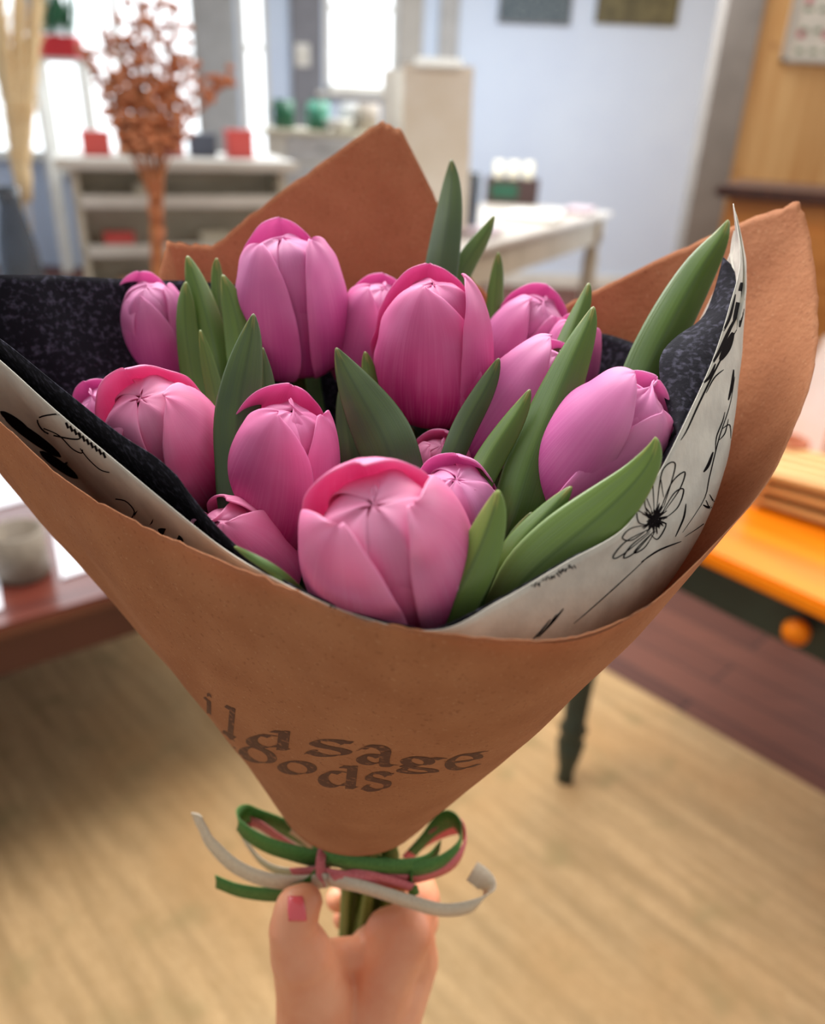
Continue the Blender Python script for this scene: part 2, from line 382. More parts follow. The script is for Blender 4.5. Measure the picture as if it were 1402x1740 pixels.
pf = framed('picture_frame', 'white botanical picture with pink flowers in a silver frame on the pine wall', 'picture', Yp(1338, 60, PY).x, Yp(1338, 60, PY).x + 0.36, Yp(1360, 104, PY).z, Yp(1360, 104, PY).z + 0.42, PY - 0.01,
       mat('silver frame', srgb(196, 190, 180), 0.35, metal=0.3), mat('botanical print paper', srgb(236, 230, 216), 0.6))
fl = MB(); random.seed(3)
for k in range(4):
    fl.ball((-0.10 + 0.13 * (k % 2) + random.uniform(-.02, .02), -0.004, -0.08 + 0.16 * (k // 2)), 0.020, (1, 0.1, 1), 8)
fl.build('painted_flowers', mat('painted pink', srgb(208, 96, 116), 0.6), pf, True)
fl = MB()
for k in range(9):
    fl.ball((-0.10 + 0.08 * (k % 3), -0.004, -0.16 + 0.1 * (k // 3)), 0.016, (1.6, 0.1, 0.7), 8)
fl.build('painted_leaves', mat('painted green', srgb(112, 140, 104), 0.6), pf, True)

# ---- cabinet in front of the pine wall
cabtop = 1.19
ca = Zp(1222, 318, cabtop); cb_ = Zp(1402, 345, cabtop)
yaw = atan2(cb_.y - ca.y, cb_.x - ca.x)
yaw = max(yaw, radians(-30))
cab = empty('wood_cabinet', 'honey coloured wooden cabinet with a dark brown top under the pine wall', 'cabinet', loc=(ca.x, ca.y, 0), rz=yaw)
honey = mat('honey wood', srgb(196, 132, 66), 0.45, srgb(176, 112, 50), 3, (1, 1, 6))
darkw = mat('dark brown wood', srgb(78, 46, 36), 0.4, srgb(58, 34, 28), 5, (6, 1, 1))
MB().box((0.85, 0.27, 0.58), (1.6, 0.5, 1.16), bev=0.01).build('body', honey, cab)
MB().box((0.85, 0.26, cabtop - 0.015), (1.72, 0.58, 0.05), bev=0.012).build('top', darkw, cab)
for k in range(2):
    d_ = MB().box((0.46 + 0.79 * k, 0.015, 0.55), (0.74, 0.02, 0.98), bev=0.006).build('door', honey, cab)
    MB().ball((0.78 + 0.16 * k, -0.01, 0.6), 0.016).build('knob', darkw, d_, True)
jar = empty('amber_jar', 'small amber glass jar on the dark cabinet top', 'jar', loc=cab.matrix_basis @ Vector((0.5, 0.3, cabtop + 0.01)))
MB().lathe([(0.03, 0), (0.038, 0.01), (0.038, 0.055), (0.03, 0.07)]).build('glass_body', mat('amber glass', srgb(190, 96, 30), 0.15), jar, True)
MB().lathe([(0.031, 0.07), (0.031, 0.085)]).build('lid', darkw, jar)
candle = MB().lathe([(0.045, 0), (0.045, 0.11), (0.035, 0.115)]).build('candle', mat('peach wax', srgb(240, 200, 176), 0.5), smooth=True)
candle.location = cab.matrix_basis @ Vector((0.68, 0.12, cabtop + 0.01)); tag(candle, 'pale peach pillar candle at the right end of the cabinet top', 'candle')

# ---- rug
rugm, n_, l_, b_ = newmat('woven jute rug')
b_.inputs['Roughness'].default_value = 0.9
t_ = n_.new('ShaderNodeTexCoord')
def nz(scale, st, det=4):
    mp_ = n_.new('ShaderNodeMapping'); mp_.inputs['Scale'].default_value = st; l_.new(t_.outputs['Object'], mp_.inputs[0])
    q = n_.new('ShaderNodeTexNoise'); q.inputs['Scale'].default_value = scale; q.inputs['Detail'].default_value = det; l_.new(mp_.outputs[0], q.inputs['Vector']); return q.outputs[0]
def rgbmix(fac, a, b, lo=0.35, hi=0.65):
    r_ = n_.new('ShaderNodeMapRange'); r_.inputs['From Min'].default_value = lo; r_.inputs['From Max'].default_value = hi; l_.new(fac, r_.inputs[0])
    x_ = n_.new('ShaderNodeMix'); x_.data_type = 'RGBA'; l_.new(r_.outputs[0], x_.inputs[0])
    for s_, v in ((6, a), (7, b)):
        if isinstance(v, tuple): x_.inputs[s_].default_value = v
        else: l_.new(v, x_.inputs[s_])
    return x_.outputs[2]
c1 = rgbmix(nz(3, (1.0, 10, 1)), srgb(198, 164, 118), srgb(168, 138, 96))
c1 = rgbmix(nz(2.2, (1, 1, 1)), c1, srgb(196, 152, 100), 0.5, 0.8)
c1 = rgbmix(nz(7, (1.2, 1, 1)), c1, srgb(146, 128, 84), 0.56, 0.82)
c1 = rgbmix(nz(60, (1, 2.5, 1)), c1, srgb(160, 128, 80), 0.45, 0.95)
l_.new(c1, b_.inputs['Base Color'])
bp_ = n_.new('ShaderNodeBump'); bp_.inputs['Strength'].default_value = 0.4; bp_.inputs['Distance'].default_value = 0.004; l_.new(nz(90, (1, 2, 1)), bp_.inputs['Height']); l_.new(bp_.outputs[0], b_.inputs['Normal'])
K = Vector((-0.174, 2.646, 0)); ry = atan2(-0.715, 0.70)
rug = MB().box((1.7, -1.35, 0.004), (3.4, 2.7, 0.008), bev=0.003).build('jute_rug', rugm); rug.location = K; rug.rotation_euler.z = ry
tag(rug, 'large woven tan jute rug lying on the dark floor boards', 'rug')

# ---- orange topped table with green frame (right)
e_ = Vector((0.654, -0.757, 0)); tx = Vector((0.307, 1.435, 0)); ty = atan2(e_.y, e_.x)
greenp = mat('dark green paint', srgb(40, 58, 52), 0.4, srgb(30, 46, 42), 10)
orangew = mat('orange varnished wood', srgb(238, 132, 18), 0.3, srgb(222, 110, 12), 2, (1, 8, 1))
orangew.node_tree.nodes['Principled BSDF'].inputs['Specular IOR Level'].default_value = 0.15
tb = empty('drawer_table', 'orange topped wooden table with dark green legs and apron, standing on the jute rug', 'table', loc=tx, rz=ty)
MB().box((1.1, 0.65, 0.785), (2.24, 1.34, 0.03), bev=0.006).build('tabletop', orangew, tb)
MB().box((1.1, 0.06, 0.715), (2.1, 0.025, 0.11)).box((1.1, 1.24, 0.715), (2.1, 0.025, 0.11)).box((0.06, 0.65, 0.715), (0.025, 1.16, 0.11)).box((2.14, 0.65, 0.715), (0.025, 1.16, 0.11)).build('apron', greenp, tb)
dr = MB().box((0.62, 0.045, 0.715), (0.6, 0.012, 0.085), bev=0.003).build('drawer', greenp, tb)
kn = MB().lathe([(0.006, 0), (0.008, 0.012), (0.02, 0.022), (0.023, 0.034), (0.017, 0.046), (0.0, 0.05)], n=20).build('knob', orangew, dr, True)
kn.rotation_euler.x = radians(90); kn.location = (0.49, 0.04, 0.715)
legp = [(0.013, 0.0), (0.018, 0.01), (0.016, 0.04), (0.024, 0.09), (0.028, 0.13), (0.020, 0.15), (0.029, 0.17), (0.022, 0.19), (0.024, 0.3), (0.031, 0.45), (0.032, 0.55), (0.024, 0.6), (0.032, 0.62), (0.032, 0.64)]
for (lx, ly) in ((0.065, 0.065), (2.135, 0.065), (0.065, 1.235), (2.135, 1.235)):
    MB().lathe([(r * 1.2, z) for r, z in legp], (lx, ly, 0), 20).box((lx, ly, 0.70), (0.065, 0.065, 0.14)).build('leg', greenp, tb, True)
def on_orange(px, py): return Zp(px, py, 0.80)
slat = mat('blond wood slats', srgb(222, 176, 110), 0.5, srgb(198, 146, 84), 4, (1, 12, 1))
q = on_orange(1338, 885)
for k in range(3):
    e = empty('wooden_tray', 'blond slatted wood tray on the orange table, %s of the stack of three' % ('bottom', 'middle', 'top')[k], 'tray', 'stacked blond trays on the orange table', loc=(q.x + 0.10, q.y + 0.04, 0.80 + 0.028 * k), rz=ty + 0.15 + 0.05 * k)
    for j in range(5): MB().box((0, -0.072 + 0.036 * j, 0.018), (0.26, 0.031, 0.012), bev=0.002).build('slat', slat, e)
    MB().box((-0.12, 0, 0.006), (0.02, 0.17, 0.012)).box((0.12, 0, 0.006), (0.02, 0.17, 0.012)).build('runner', slat, e)
q = on_orange(1385, 770)
bag = empty('white_bag', 'white paper bag with a yellow dot standing behind the wooden trays', 'bag', loc=(q.x + 0.05, q.y + 0.05, 0.80), rz=0.5)
def bagmesh(w_, d_, h_, top=0.75):
    m_ = MB(); rings = []
    for t in [0, .02, .3, .6, .85, 1.0]:
        dd = d_ * (1 - 0.75 * max(0, t - 0.3) / 0.7); ww = w_ * (1 - (0.02 if t < 0.01 else 0) + 0.02 * sin(t * 6)); z = h_ * t
        rings.append([Vector((-ww / 2, -dd / 2, z)), Vector((0, -dd / 2 * 1.05, z)), Vector((ww / 2, -dd / 2, z)), Vector((ww / 2 * 0.96, 0, z)), Vector((ww / 2, dd / 2, z)), Vector((0, dd / 2 * 1.05, z)), Vector((-ww / 2, dd / 2, z)), Vector((-ww / 2 * 0.96, 0, z))])
    m_.grid([list(c) for c in zip(*rings)], closed=True); m_.bm.faces.new([v for v in m_.bm.verts if abs(v.co.z) < 1e-6][:0] or [m_.bm.verts.new(p_) for p_ in rings[0]])
    return m_
bagmesh(0.2, 0.11, 0.26).build('bag_body', mat('white paper', srgb(240, 238, 232), 0.6), bag)
MB().lathe([(0.0, 0), (0.03, 0), (0.03, 0.002)], M=Matrix.Translation((-0.03, -0.045, 0.17)) @ Matrix.Rotation(radians(80), 4, 'X')).build('yellow_sticker', mat('yellow', srgb(240, 200, 60), 0.5), bag)
q = on_orange(1235, 850)
cup = empty('terracotta_pot', 'terracotta pot on the orange table beside the kraft paper edge', 'pot', loc=(q.x + 0.14, q.y + 0.12, 0.80))
MB().lathe([(0.03, 0), (0.042, 0.07), (0.047, 0.07), (0.047, 0.085), (0.04, 0.085), (0.035, 0.05), (0, 0.05)]).build('pot_body', mat('terracotta', srgb(176, 92, 50), 0.7), cup, True)

# ---- left table, glossy dark red wood
redw = mat('glossy dark red wood', srgb(104, 48, 36), 0.25, srgb(80, 34, 28), 3, (1, 8, 1), coat=0.35)
redd = mat('dark red edge wood', srgb(84, 40, 34), 0.4, srgb(70, 32, 28), 3)
LZ = 0.60
le = Vector((0.80, 0.60, 0)); lc = Zp(470, 940, LZ) + le * 0.36 + Vector((-0.6, 0.8, 0)) * 0.025; lc.z = 0; ly_ = atan2(le.y, le.x)
lt = empty('display_table', 'low glossy dark red wooden table at the left edge of the jute rug', 'table', loc=lc, rz=ly_)
MB().box((-1.1, 0.85, LZ - 0.015), (2.2, 1.7, 0.03), bev=0.005).build('tabletop', redw, lt)
MB().box((-1.1, 0.04, LZ - 0.075), (2.12, 0.03, 0.09)).box((-0.04, 0.85, LZ - 0.075), (0.03, 1.6, 0.09)).box((-1.1, 1.66, LZ - 0.075), (2.12, 0.03, 0.09)).box((-2.16, 0.85, LZ - 0.075), (0.03, 1.6, 0.09)).build('apron', redd, lt)
for (lx, l2) in ((-0.07, 0.07), (-2.13, 0.07), (-0.07, 1.63), (-2.13, 1.63)): MB().box((lx, l2, (LZ - 0.09) / 2), (0.07, 0.07, LZ - 0.09), bev=0.006).build('leg', redd, lt)
linen = mat('white runner', srgb(244, 244, 250), 0.45, srgb(236, 236, 244), 12)
def sheet_on_table(label, quad, z, name='paper_sheet', cat='paper'):
    m_ = MB(); vs = [m_.bm.verts.new(Vector((Zp(x, y, z).x, Zp(x, y, z).y, z))) for x, y in quad]; m_.bm.faces.new(vs)
    r = bmesh.ops.extrude_face_region(m_.bm, geom=m_.bm.faces[:])
    for v in r['geom']:
        if isinstance(v, bmesh.types.BMVert): v.co.z += 0.004
    o = m_.build(name, linen); tag(o, label, cat); return o
sheet_on_table('large white sheet covering the back of the dark red table', [(-160, 905), (110, 835), (420, 760), (200, 640), (-160, 700)], LZ + 0.001)
sheet_on_table('white card on the red table, to the right of the grey mug', [(105, 985), (215, 950), (170, 850), (85, 872)], LZ + 0.001)
sheet_on_table('white card on the red table, half outside the photo left of the grey mug', [(-120, 1090), (5, 1035), (-12, 920), (-130, 950)], LZ + 0.001)

def mug(label, loc, m_, r=0.04, h=0.085, rz=0, group=None, name='mug'):
    e = empty(name, label, 'mug', group, loc=loc, rz=rz)
    MB().lathe([(r * .85, 0), (r, 0.006), (r, h), (r * .9, h), (r * .88, 0.012), (0, 0.01)]).build('mug_body', m_, e, True)
    MB().tube([Vector((r * .95 + 0.024 * sin(a), 0, h * .5 + h * .3 * cos(a))) for a in [pi * k / 8 for k in range(9)]], 0.005).build('handle', m_, e, True)
    return e
stone = mat('grey stoneware', srgb(160, 150, 136), 0.5, srgb(146, 134, 120), 60)
q = Zp(42, 975, LZ); mug('grey stoneware mug on the dark red table', (q.x, q.y, LZ), mat('dark grey stoneware', srgb(138, 126, 110), 0.6, srgb(122, 110, 96), 60), 0.050, 0.100, 2.2)

# ---- vases with dried stems on the left table
clear = mat('smoky clear glass', srgb(150, 160, 170), 0.08); clear.node_tree.nodes['Principled BSDF'].inputs['Transmission Weight'].default_value = 0.85
def vase(label, base, prof, m_=clear, name='glass_vase'):
    e = empty(name, label, 'vase', loc=base)
    MB().lathe(prof, n=28, cap=False).build('vase_body', m_, e, True)
    MB().lathe([(0, prof[0][1] + 0.002), (prof[0][0], prof[0][1])], cap=False).build('vase_base', m_, e, True)
    return e
vp = [(0.05, 0), (0.055, 0.01), (0.055, 0.12), (0.045, 0.2), (0.026, 0.27), (0.028, 0.3), (0.026, 0.3), (0.023, 0.27), (0.042, 0.2), (0.051, 0.12), (0.051, 0.012)]
va = Zp(62, 600, LZ); vb = Zp(268, 690, LZ)
vase('smoky clear glass bottle vase holding pale pampas plumes', va, [(r * 1.4, z * 1.9) for r, z in vp])
vase('clear glass vase holding bronze dried seed heads', vb, [(r * 1.0, z * 1.25) for r, z in vp])
pamp = mat('pale pampas', srgb(242, 220, 178), 0.9, srgb(228, 196, 144), 120)
bronze = mat('bronze dried stems', srgb(176, 112, 62), 0.8, srgb(150, 84, 42), 30)
bronzeh = mat('bronze seed heads', srgb(184, 104, 60), 0.8, srgb(206, 140, 100), 30)
def plume(base, mid, tip, rad, label):
    pts = [Vector(p_) for p_ in catmull([base, mid, tip], 16)]
    o = MB().tube(pts, 0.002, 6).build('pampas_plume', pamp, smooth=True); tag(o, label, 'dried plume', 'pampas plumes in the smoky vase')
    m_ = MB(); top = pts[7:]
    rng = random.Random(int(rad * 1e5))
    m_.tube(top, [rad * sin(pi * (0.12 + 0.88 * i / (len(top) - 1))) ** 0.7 * 0.55 + 0.0008 for i in range(len(top))], 10)
    for k in range(240):
        t = rng.random(); i = min(int(t * (len(top) - 1)), len(top) - 2); c = top[i].lerp(top[i + 1], t * (len(top) - 1) - i)
        a = rng.uniform(0, 2 * pi); R_ = rad * sin(pi * (0.1 + 0.9 * t)) ** 0.7
        d_ = (top[i + 1] - top[i]).normalized(); s_ = Vector((cos(a), sin(a), 0))
        m_.tube([c, c + s_ * R_ * 0.6 + d_ * 0.03, c + s_ * R_ + d_ * 0.07], [0.0022, 0.0016, 0.0004], 4)
    m_.build('plume_head', pamp, o, True)
vd = va.y / fwd.y * 0 + (va - CAM).dot(fwd)
topa = Vector((va.x, va.y, va.z + 0.28))
PL = [((25, 180), (-10, -60)), ((42, 150), (30, -90)), ((12, 170), (70, -80)), ((60, 200), (-40, -40))]
for k, (mm, tt) in enumerate(PL):
    plume(Vector((va.x, va.y, va.z + 0.03)), P(32 + 4 * k, 300, vd), P(tt[0], tt[1], vd + 0.05 * k - 0.1), 0.045, 'pale cream pampas plume in the smoky glass vase, %s' % ('second from the left', 'second from the right', 'rightmost of the four', 'leftmost of the four')[k])
vd2 = (vb - CAM).dot(fwd)
rng = random.Random(5)
def seedstem(tip, k):
    b_ = Vector((vb.x, vb.y, vb.z + 0.02)); neck = P(266 + rng.uniform(-10, 10), 372, vd2)
    mid = P(252 + (tip[0] - 252) * 0.42 + rng.uniform(-10, 10), 235, vd2 + tip[2] * 0.4); tp = P(tip[0], tip[1], vd2 + tip[2])
    pts = [Vector(p_) for p_ in catmull([b_, neck, mid, tp], 22)]
    m_ = MB().tube(pts, 0.0042, 5); hd = MB(); hd.ball(tp, 0.010, (1, 1, .8), 8)
    for j in range(44):
        i = rng.randint(13, 21); c = pts[i]; s_ = Vector((rng.uniform(-1, 1), rng.uniform(-1, 1), rng.uniform(0.3, 1.1))).normalized() * rng.uniform(0.025, 0.065)
        m_.tube([c, c + s_ * .5 + Vector((0, 0, -.004)), c + s_], 0.0012, 4); hd.ball(c + s_, rng.uniform(0.008, 0.015), (1, 1, .75), 6)
    for j in range(2):
        i = rng.randint(6, 11); a = rng.uniform(0, 6.28); hd.tube([pts[i], pts[i] + Vector((cos(a) * .014, sin(a) * .014, 0.06))], [0.0045, 0.001], 4)
    o = m_.build('dried_flower_stem', bronze, smooth=True)
    tag(o, {0: 'bronze dried flower stem leaning furthest left out of the clear vase', 11: 'bronze dried flower stem arching furthest right, across the grey post', 10: 'bronze dried flower stem ending just left of the grey post, short of the longest one'}.get(k, 'bronze dried flower stem with round seed heads in the middle of the clear vase'), 'dried flower', 'bronze dried stems in the clear vase')
    hd.build('seed_heads', bronzeh, o, True)
for k, t in enumerate([(150, 95, 0.1), (170, 40, -0.1), (205, 70, 0.05), (215, 0, -0.05), (240, 110, 0.0), (255, 30, 0.1), (268, -30, -0.1), (290, 75, 0.05), (300, 10, 0), (320, 100, -0.05), (350, 130, 0.1), (392, 132, 0.0), (185, 130, 0.0), (235, -40, .05), (280, 150, -.03), (225, 160, .02)]):
    seedstem(t, k)

# ---- white dresser behind the vases
dz = 1.2
da, db, dc = Zp(28, 262, dz), Zp(120, 282, dz), Zp(335, 232, dz)
DS = 3.3; zt = Yp(110, 268, DS).z
xa = Yp(112, 268, DS).x; xb = xa + 0.85
ds = empty('white_dresser', 'white painted open shelf dresser left of the far wall, behind the dried flowers', 'dresser', loc=(xa, DS, 0), rz=radians(22))
MB().box((0.43, 0.26, zt - 0.02), (0.95, 0.6, 0.04), bev=0.006).build('top', whitep, ds)
MB().box((0.02, 0.26, zt / 2 - 0.02), (0.03, 0.5, zt - 0.04)).box((0.84, 0.26, zt / 2 - 0.02), (0.03, 0.5, zt - 0.04)).box((0.43, 0.24, zt / 2 - 0.02), (0.82, 0.02, zt - 0.04)).build('side_panels', creamp, ds)
for k in range(4):
    zz = zt - 0.17 - 0.19 * k
    MB().box((0.43, 0.115, zz), (0.8, 0.23, 0.022)).box((0.43, 0.0, zz + 0.012), (0.8, 0.016, 0.05), bev=0.004).build('shelf', whitep, ds)
def loc_in(o, v): return Matrix.Translation(o.location) @ Matrix.Rotation(o.rotation_euler.z, 4, 'Z') @ Vector(v)
coral = mat('coral paper', srgb(226, 96, 92), 0.6); peach = mat('peach paper', srgb(232, 182, 150), 0.6); slate = mat('slate blue card', srgb(96, 106, 124), 0.6)
rosy = mat('dusty rose', srgb(196, 124, 124), 0.6)
rng = random.Random(11)
lookd = {'coral': coral, 'peach': peach, 'slate blue': slate, 'dusty rose': rosy, 'cream': creamp}
def box_thing(name, label, cat, loc, d, m_, rz=0, group=None, lid=None):
    e = empty(name, label, cat, group, loc=loc, rz=rz)
    MB().box((0, 0, d[2] * .45), (d[0], d[1], d[2] * .9), bev=0.004).build('box_body', m_, e)
    MB().box((0, 0, d[2] * .92), (d[0] * 1.05, d[1] * 1.05, d[2] * .18), bev=0.003).build('lid', lid or m_, e)
    return e
spots = [(0.12, 'coral', 0), (0.26, 'cream', 0), (0.40, 'dusty rose', 0), (0.55, 'slate blue', 0), (0.70, 'coral', 0)]
for k, (x, c, _) in enumerate(spots):
    if c == 'coral':
        lab = 'coral gift box on top of the white dresser, at its %s end' % ('left' if k == 0 else 'right')
    else: lab = '%s gift box on top of the white dresser' % c
    box_thing('gift_box', lab, 'box', loc_in(ds, (x, 0.2 + 0.05 * (k % 2), zt)), (0.11, 0.1, 0.09 + 0.02 * (k % 3)), lookd[c], ds.rotation_euler.z + rng.uniform(-.3, .3), 'gift boxes on the white dresser')
for k, (x, row, c) in enumerate([(0.16, 1, 'coral'), (0.55, 1, 'cream'), (0.2, 2, 'peach'), (0.6, 2, 'peach'), (0.35, 2, 'dusty rose'), (0.3, 0, 'cream')]):
    zz = zt - 0.17 - 0.19 * row + 0.012
    box_thing('soap_box', '%s soap box on the %s shelf of the white dresser%s' % (c, ('top', 'second', 'third')[row], (', right of the rose one' if (row, x) == (2, 0.6) else '')), 'box', loc_in(ds, (x, 0.1, zz)), (0.12, 0.09, 0.06), lookd[c], ds.rotation_euler.z, 'soap boxes on the dresser shelves')
# flat basket of petals (potpourri) on the dresser
# ---- navy bottles on a low stand between dresser and post
st_loc = Yp(330, 400, 4.4)
stand = empty('plant_stand', 'small white wooden side stand between the dresser and the grey post', 'stand', loc=(st_loc.x, 4.4, 0))
MB().box((0, 0, st_loc.z), (0.42, 0.3, 0.03), bev=0.004).build('top', creamp, stand)
for a in (-1, 1):
    for b in (-1, 1): MB().box((a * 0.18, b * 0.12, st_loc.z / 2 - .01), (0.03, 0.03, st_loc.z - .02)).build('leg', creamp, stand)
navy = mat('navy glass', srgb(38, 46, 66), 0.25); wine = mat('wine red label', srgb(120, 36, 48), 0.5)
for k, dx_ in enumerate((-0.10, 0.02, 0.11)):
    e = empty('bottle', ('navy bottle on the side stand, nearest the white dresser', 'navy bottle on the side stand, in the middle', 'navy bottle on the side stand, nearest the grey post')[k], 'bottle', 'navy bottles on the side stand', loc=(st_loc.x + dx_, 4.36, st_loc.z + 0.015))
    MB().lathe([(0.032, 0), (0.035, 0.01), (0.035, 0.15), (0.014, 0.19), (0.013, 0.24), (0.0, 0.24)]).build('bottle_body', navy, e, True)
    MB().lathe([(0.0358, 0.04), (0.0358, 0.10)], cap=False).build('bottle_label', wine if k != 1 else whitep, e, True)
    MB().lathe([(0.0145, 0.22), (0.0145, 0.25)]).build('cap', darkw, e, True)

# ---- small wooden display shelf with little A frame easels (by the post)
q = Yp(400, 338, 5.6)
sh = empty('console_table', 'slim cream console table with a brown top in front of the grey post', 'table', loc=(q.x, 5.6, 0))
MB().box((0, 0, q.z), (0.62, 0.32, 0.03), bev=0.004).build('top', mat('weathered brown top', srgb(150, 130, 112), 0.6), sh)
MB().box((0, 0, q.z - 0.09), (0.56, 0.28, 0.14)).build('apron', creamp, sh)
for a in (-1, 1):
    for b in (-1, 1): MB().box((a * 0.26, b * 0.12, (q.z - .16) / 2), (0.04, 0.04, q.z - .16)).build('leg', creamp, sh)
for k, (px_, lab) in enumerate(((372, 'left'), (408, 'middle'), (436, 'right'))):
    e = empty('easel', 'tiny white tabletop easel on the console table, %s one of three' % lab, 'easel', 'tabletop easels on the console', loc=(Yp(px_, 330, 5.5).x, 5.5, q.z + 0.015))
    for s_ in (-1, 1): MB().tube([Vector((s_ * 0.055, 0, 0)), Vector((0, 0.01, 0.17))], 0.006, 6).build('leg', creamp, e)
    MB().tube([Vector((0, 0.07, 0)), Vector((0, 0.01, 0.17))], 0.006, 6).build('rear_strut', creamp, e)
    MB().box((0, -0.012, 0.045), (0.1, 0.012, 0.012)).build('ledge', creamp, e)
box_thing('gift_box', 'peach gift box at the right end of the console table', 'box', (Yp(449, 330, 5.5).x + .02, 5.45, q.z + 0.015), (0.07, 0.07, 0.11), peach)

# ---- white drawer unit with mugs
MYc = 5.0; mz = Yp(560, 222, MYc).z; mx0, mx1 = Yp(468, 222, MYc).x, Yp(655, 222, MYc).x
du = empty('drawer_unit', 'white drawer unit with mugs on top, behind the raised kraft corner', 'drawer unit', loc=(mx0, MYc, 0))
W = mx1 - mx0
MB().box((W / 2 - .03, 0.2, mz / 2 - 0.015), (W + 0.05, 0.42, mz - 0.03), bev=0.004).build('body', whitep, du)
MB().box((W / 2 - .03, 0.19, mz - 0.015), (W + 0.12, 0.48, 0.03), bev=0.006).build('top', creamp, du)
for k in range(5):
    d_ = MB().box((W / 2 + 0.02, -0.015, mz - 0.1 - 0.155 * k), (W - 0.1, 0.02, 0.13), bev=0.006).build('drawer', mat('drawer grey white', srgb(206, 206, 208), 0.5) if k == 0 else MATS['drawer grey white'], du)
    MB().tube([Vector((W / 2 - 0.07, -0.03, mz - 0.1 - 0.155 * k)), Vector((W / 2 + 0.09, -0.03, mz - 0.1 - 0.155 * k))], 0.007, 8).build('handle', postgrey, d_, True)
green = mat('dark green glaze', srgb(14, 84, 54), 0.4, srgb(10, 70, 44), 30); teal = mat('teal glaze', srgb(84, 158, 134), 0.4, srgb(18, 84, 54), 20, lo=.45, hi=.55)
for (px_, lab, m_, y_) in ((483, 'dark green mug at the left end of the white drawer unit', green, 0.1), (541, 'green and teal mug on the white drawer unit', teal, 0.05), (598, 'pale grey mug on the white drawer unit, left of the stoneware one', postgrey, 0.18), (626, 'taupe stoneware mug at the right end of the white drawer unit', stone, 0.1)):
    mug(lab, (Yp(px_, 210, MYc + y_).x, MYc + y_, mz), m_, 0.062, 0.15, pi)
bowl = MB().lathe([(0.03, 0), (0.07, 0.03), (0.085, 0.06), (0.078, 0.06), (0.02, 0.01)]).build('bowl', whitep, smooth=True); bowl.location = (Yp(575, 215, MYc + .02).x, MYc + .02, mz); tag(bowl, 'small white bowl in front of the mugs on the drawer unit', 'bowl')

# ---- long white table towards the blue wall
A = Zp(760, 437, 0.9); B = Zp(1042, 360, 0.9); A.z = B.z = 0
d1 = (B - A).normalized(); L = (B - A).length; ya = atan2(d1.y, d1.x)
wt = empty('white_table', 'long white painted table with a glass top in front of the blue wall', 'table', loc=A, rz=ya)
wtop = mat('pale weathered tabletop', srgb(214, 208, 200), 0.3, srgb(186, 174, 160), 4)
MB().box((L / 2, 0.42, 0.885), (L, 0.84, 0.03), bev=0.006).build('tabletop', wtop, wt)
MB().box((L / 2, 0.06, 0.79), (L - .2, 0.03, 0.16)).box((L / 2, 0.78, 0.79), (L - .2, 0.03, 0.16)).box((0.09, 0.42, 0.79), (0.03, 0.7, 0.16)).box((L - 0.09, 0.42, 0.79), (0.03, 0.7, 0.16)).build('apron', creamp, wt)
for (lx, l2) in ((0.1, 0.08), (L - 0.1, 0.08), (0.1, 0.76), (L - 0.1, 0.76)):
    MB().box((lx, l2, 0.8), (0.1, 0.1, 0.16)).lathe([(0.025, 0), (0.045, 0.1), (0.03, 0.14), (0.05, 0.4), (0.052, 0.6), (0.04, 0.68), (0.055, 0.72)], (lx, l2, 0), 16).build('leg', creamp, wt, True)
def on_white(px, py, z=0.9): q_ = Zp(px, py, z); q_.z = z; return q_
q = on_white(868, 345)
ba = empty('dark_basket', 'dark brown crate with a green label holding cream candles on the white table', 'crate', loc=q, rz=-0.1)
bw = 0.34
MB().box((0, 0, 0.01), (bw, 0.2, 0.02)).box((0, -0.1, 0.085), (bw, 0.015, 0.15), bev=.003).box((0, 0.1, 0.085), (bw, 0.015, 0.15), bev=.003).box((-bw / 2, 0, 0.085), (0.015, 0.2, 0.15)).box((bw / 2, 0, 0.085), (0.015, 0.2, 0.15)).build('crate_body', mat('dark brown crate', srgb(66, 44, 42), 0.5), ba)
MB().box((-0.05, -0.111, 0.085), (0.18, 0.006, 0.09)).build('green_label', mat('deep green label', srgb(30, 84, 62), 0.5), ba)
wax = mat('cream wax', srgb(232, 224, 200), 0.5)
for k in range(3):
    o = MB().lathe([(0.035, 0), (0.035, 0.24), (0.028, 0.245), (0, 0.242)]).build('pillar_candle', wax, smooth=True); o.location = (q.x - 0.10 + 0.1 * k, q.y + 0.0, q.z + 0.02)
    tag(o, 'cream pillar candle standing in the dark crate, %s of three' % ('left', 'middle', 'right')[k], 'candle', 'pillar candles in the dark crate')
# tall paper bags standing on the left end of the white table
kraftbag = mat('cream paper bag', srgb(244, 238, 226), 0.6, srgb(236, 227, 210), 6)
nrm_ = Vector((-d1.y, d1.x, 0))
def on_t(a, b): return A + d1 * a + nrm_ * b + Vector((0, 0, 0.9))
b1 = empty('paper_bag', 'tall cream paper bag with a white folded rim on the white table', 'bag', 'paper bags on the white table', loc=on_t(0.63, 0.42), rz=0.1)
bagmesh(0.33, 0.18, 0.74).build('bag_body', kraftbag, b1)
bagmesh(0.22, 0.09, 0.05).build('folded_rim', whitep, b1).location = (0, 0, 0.72)
b2 = empty('paper_bag', 'narrow bright white paper bag, left of the tall cream bag on the white table', 'bag', 'paper bags on the white table', loc=on_t(0.66, 0.64), rz=-0.1)
bagmesh(0.17, 0.12, 0.72).build('bag_body', MATS['white paper'], b2)
gj = vase('clear glass jar in front of the tall cream paper bag on the white table', on_t(0.80, 0.30), [(0.05, 0), (0.055, 0.01), (0.055, 0.25), (0.05, 0.28), (0.048, 0.28), (0.05, 0.24), (0.05, 0.012)])
gj['category'] = 'jar'; gj.name = 'glass_jar'
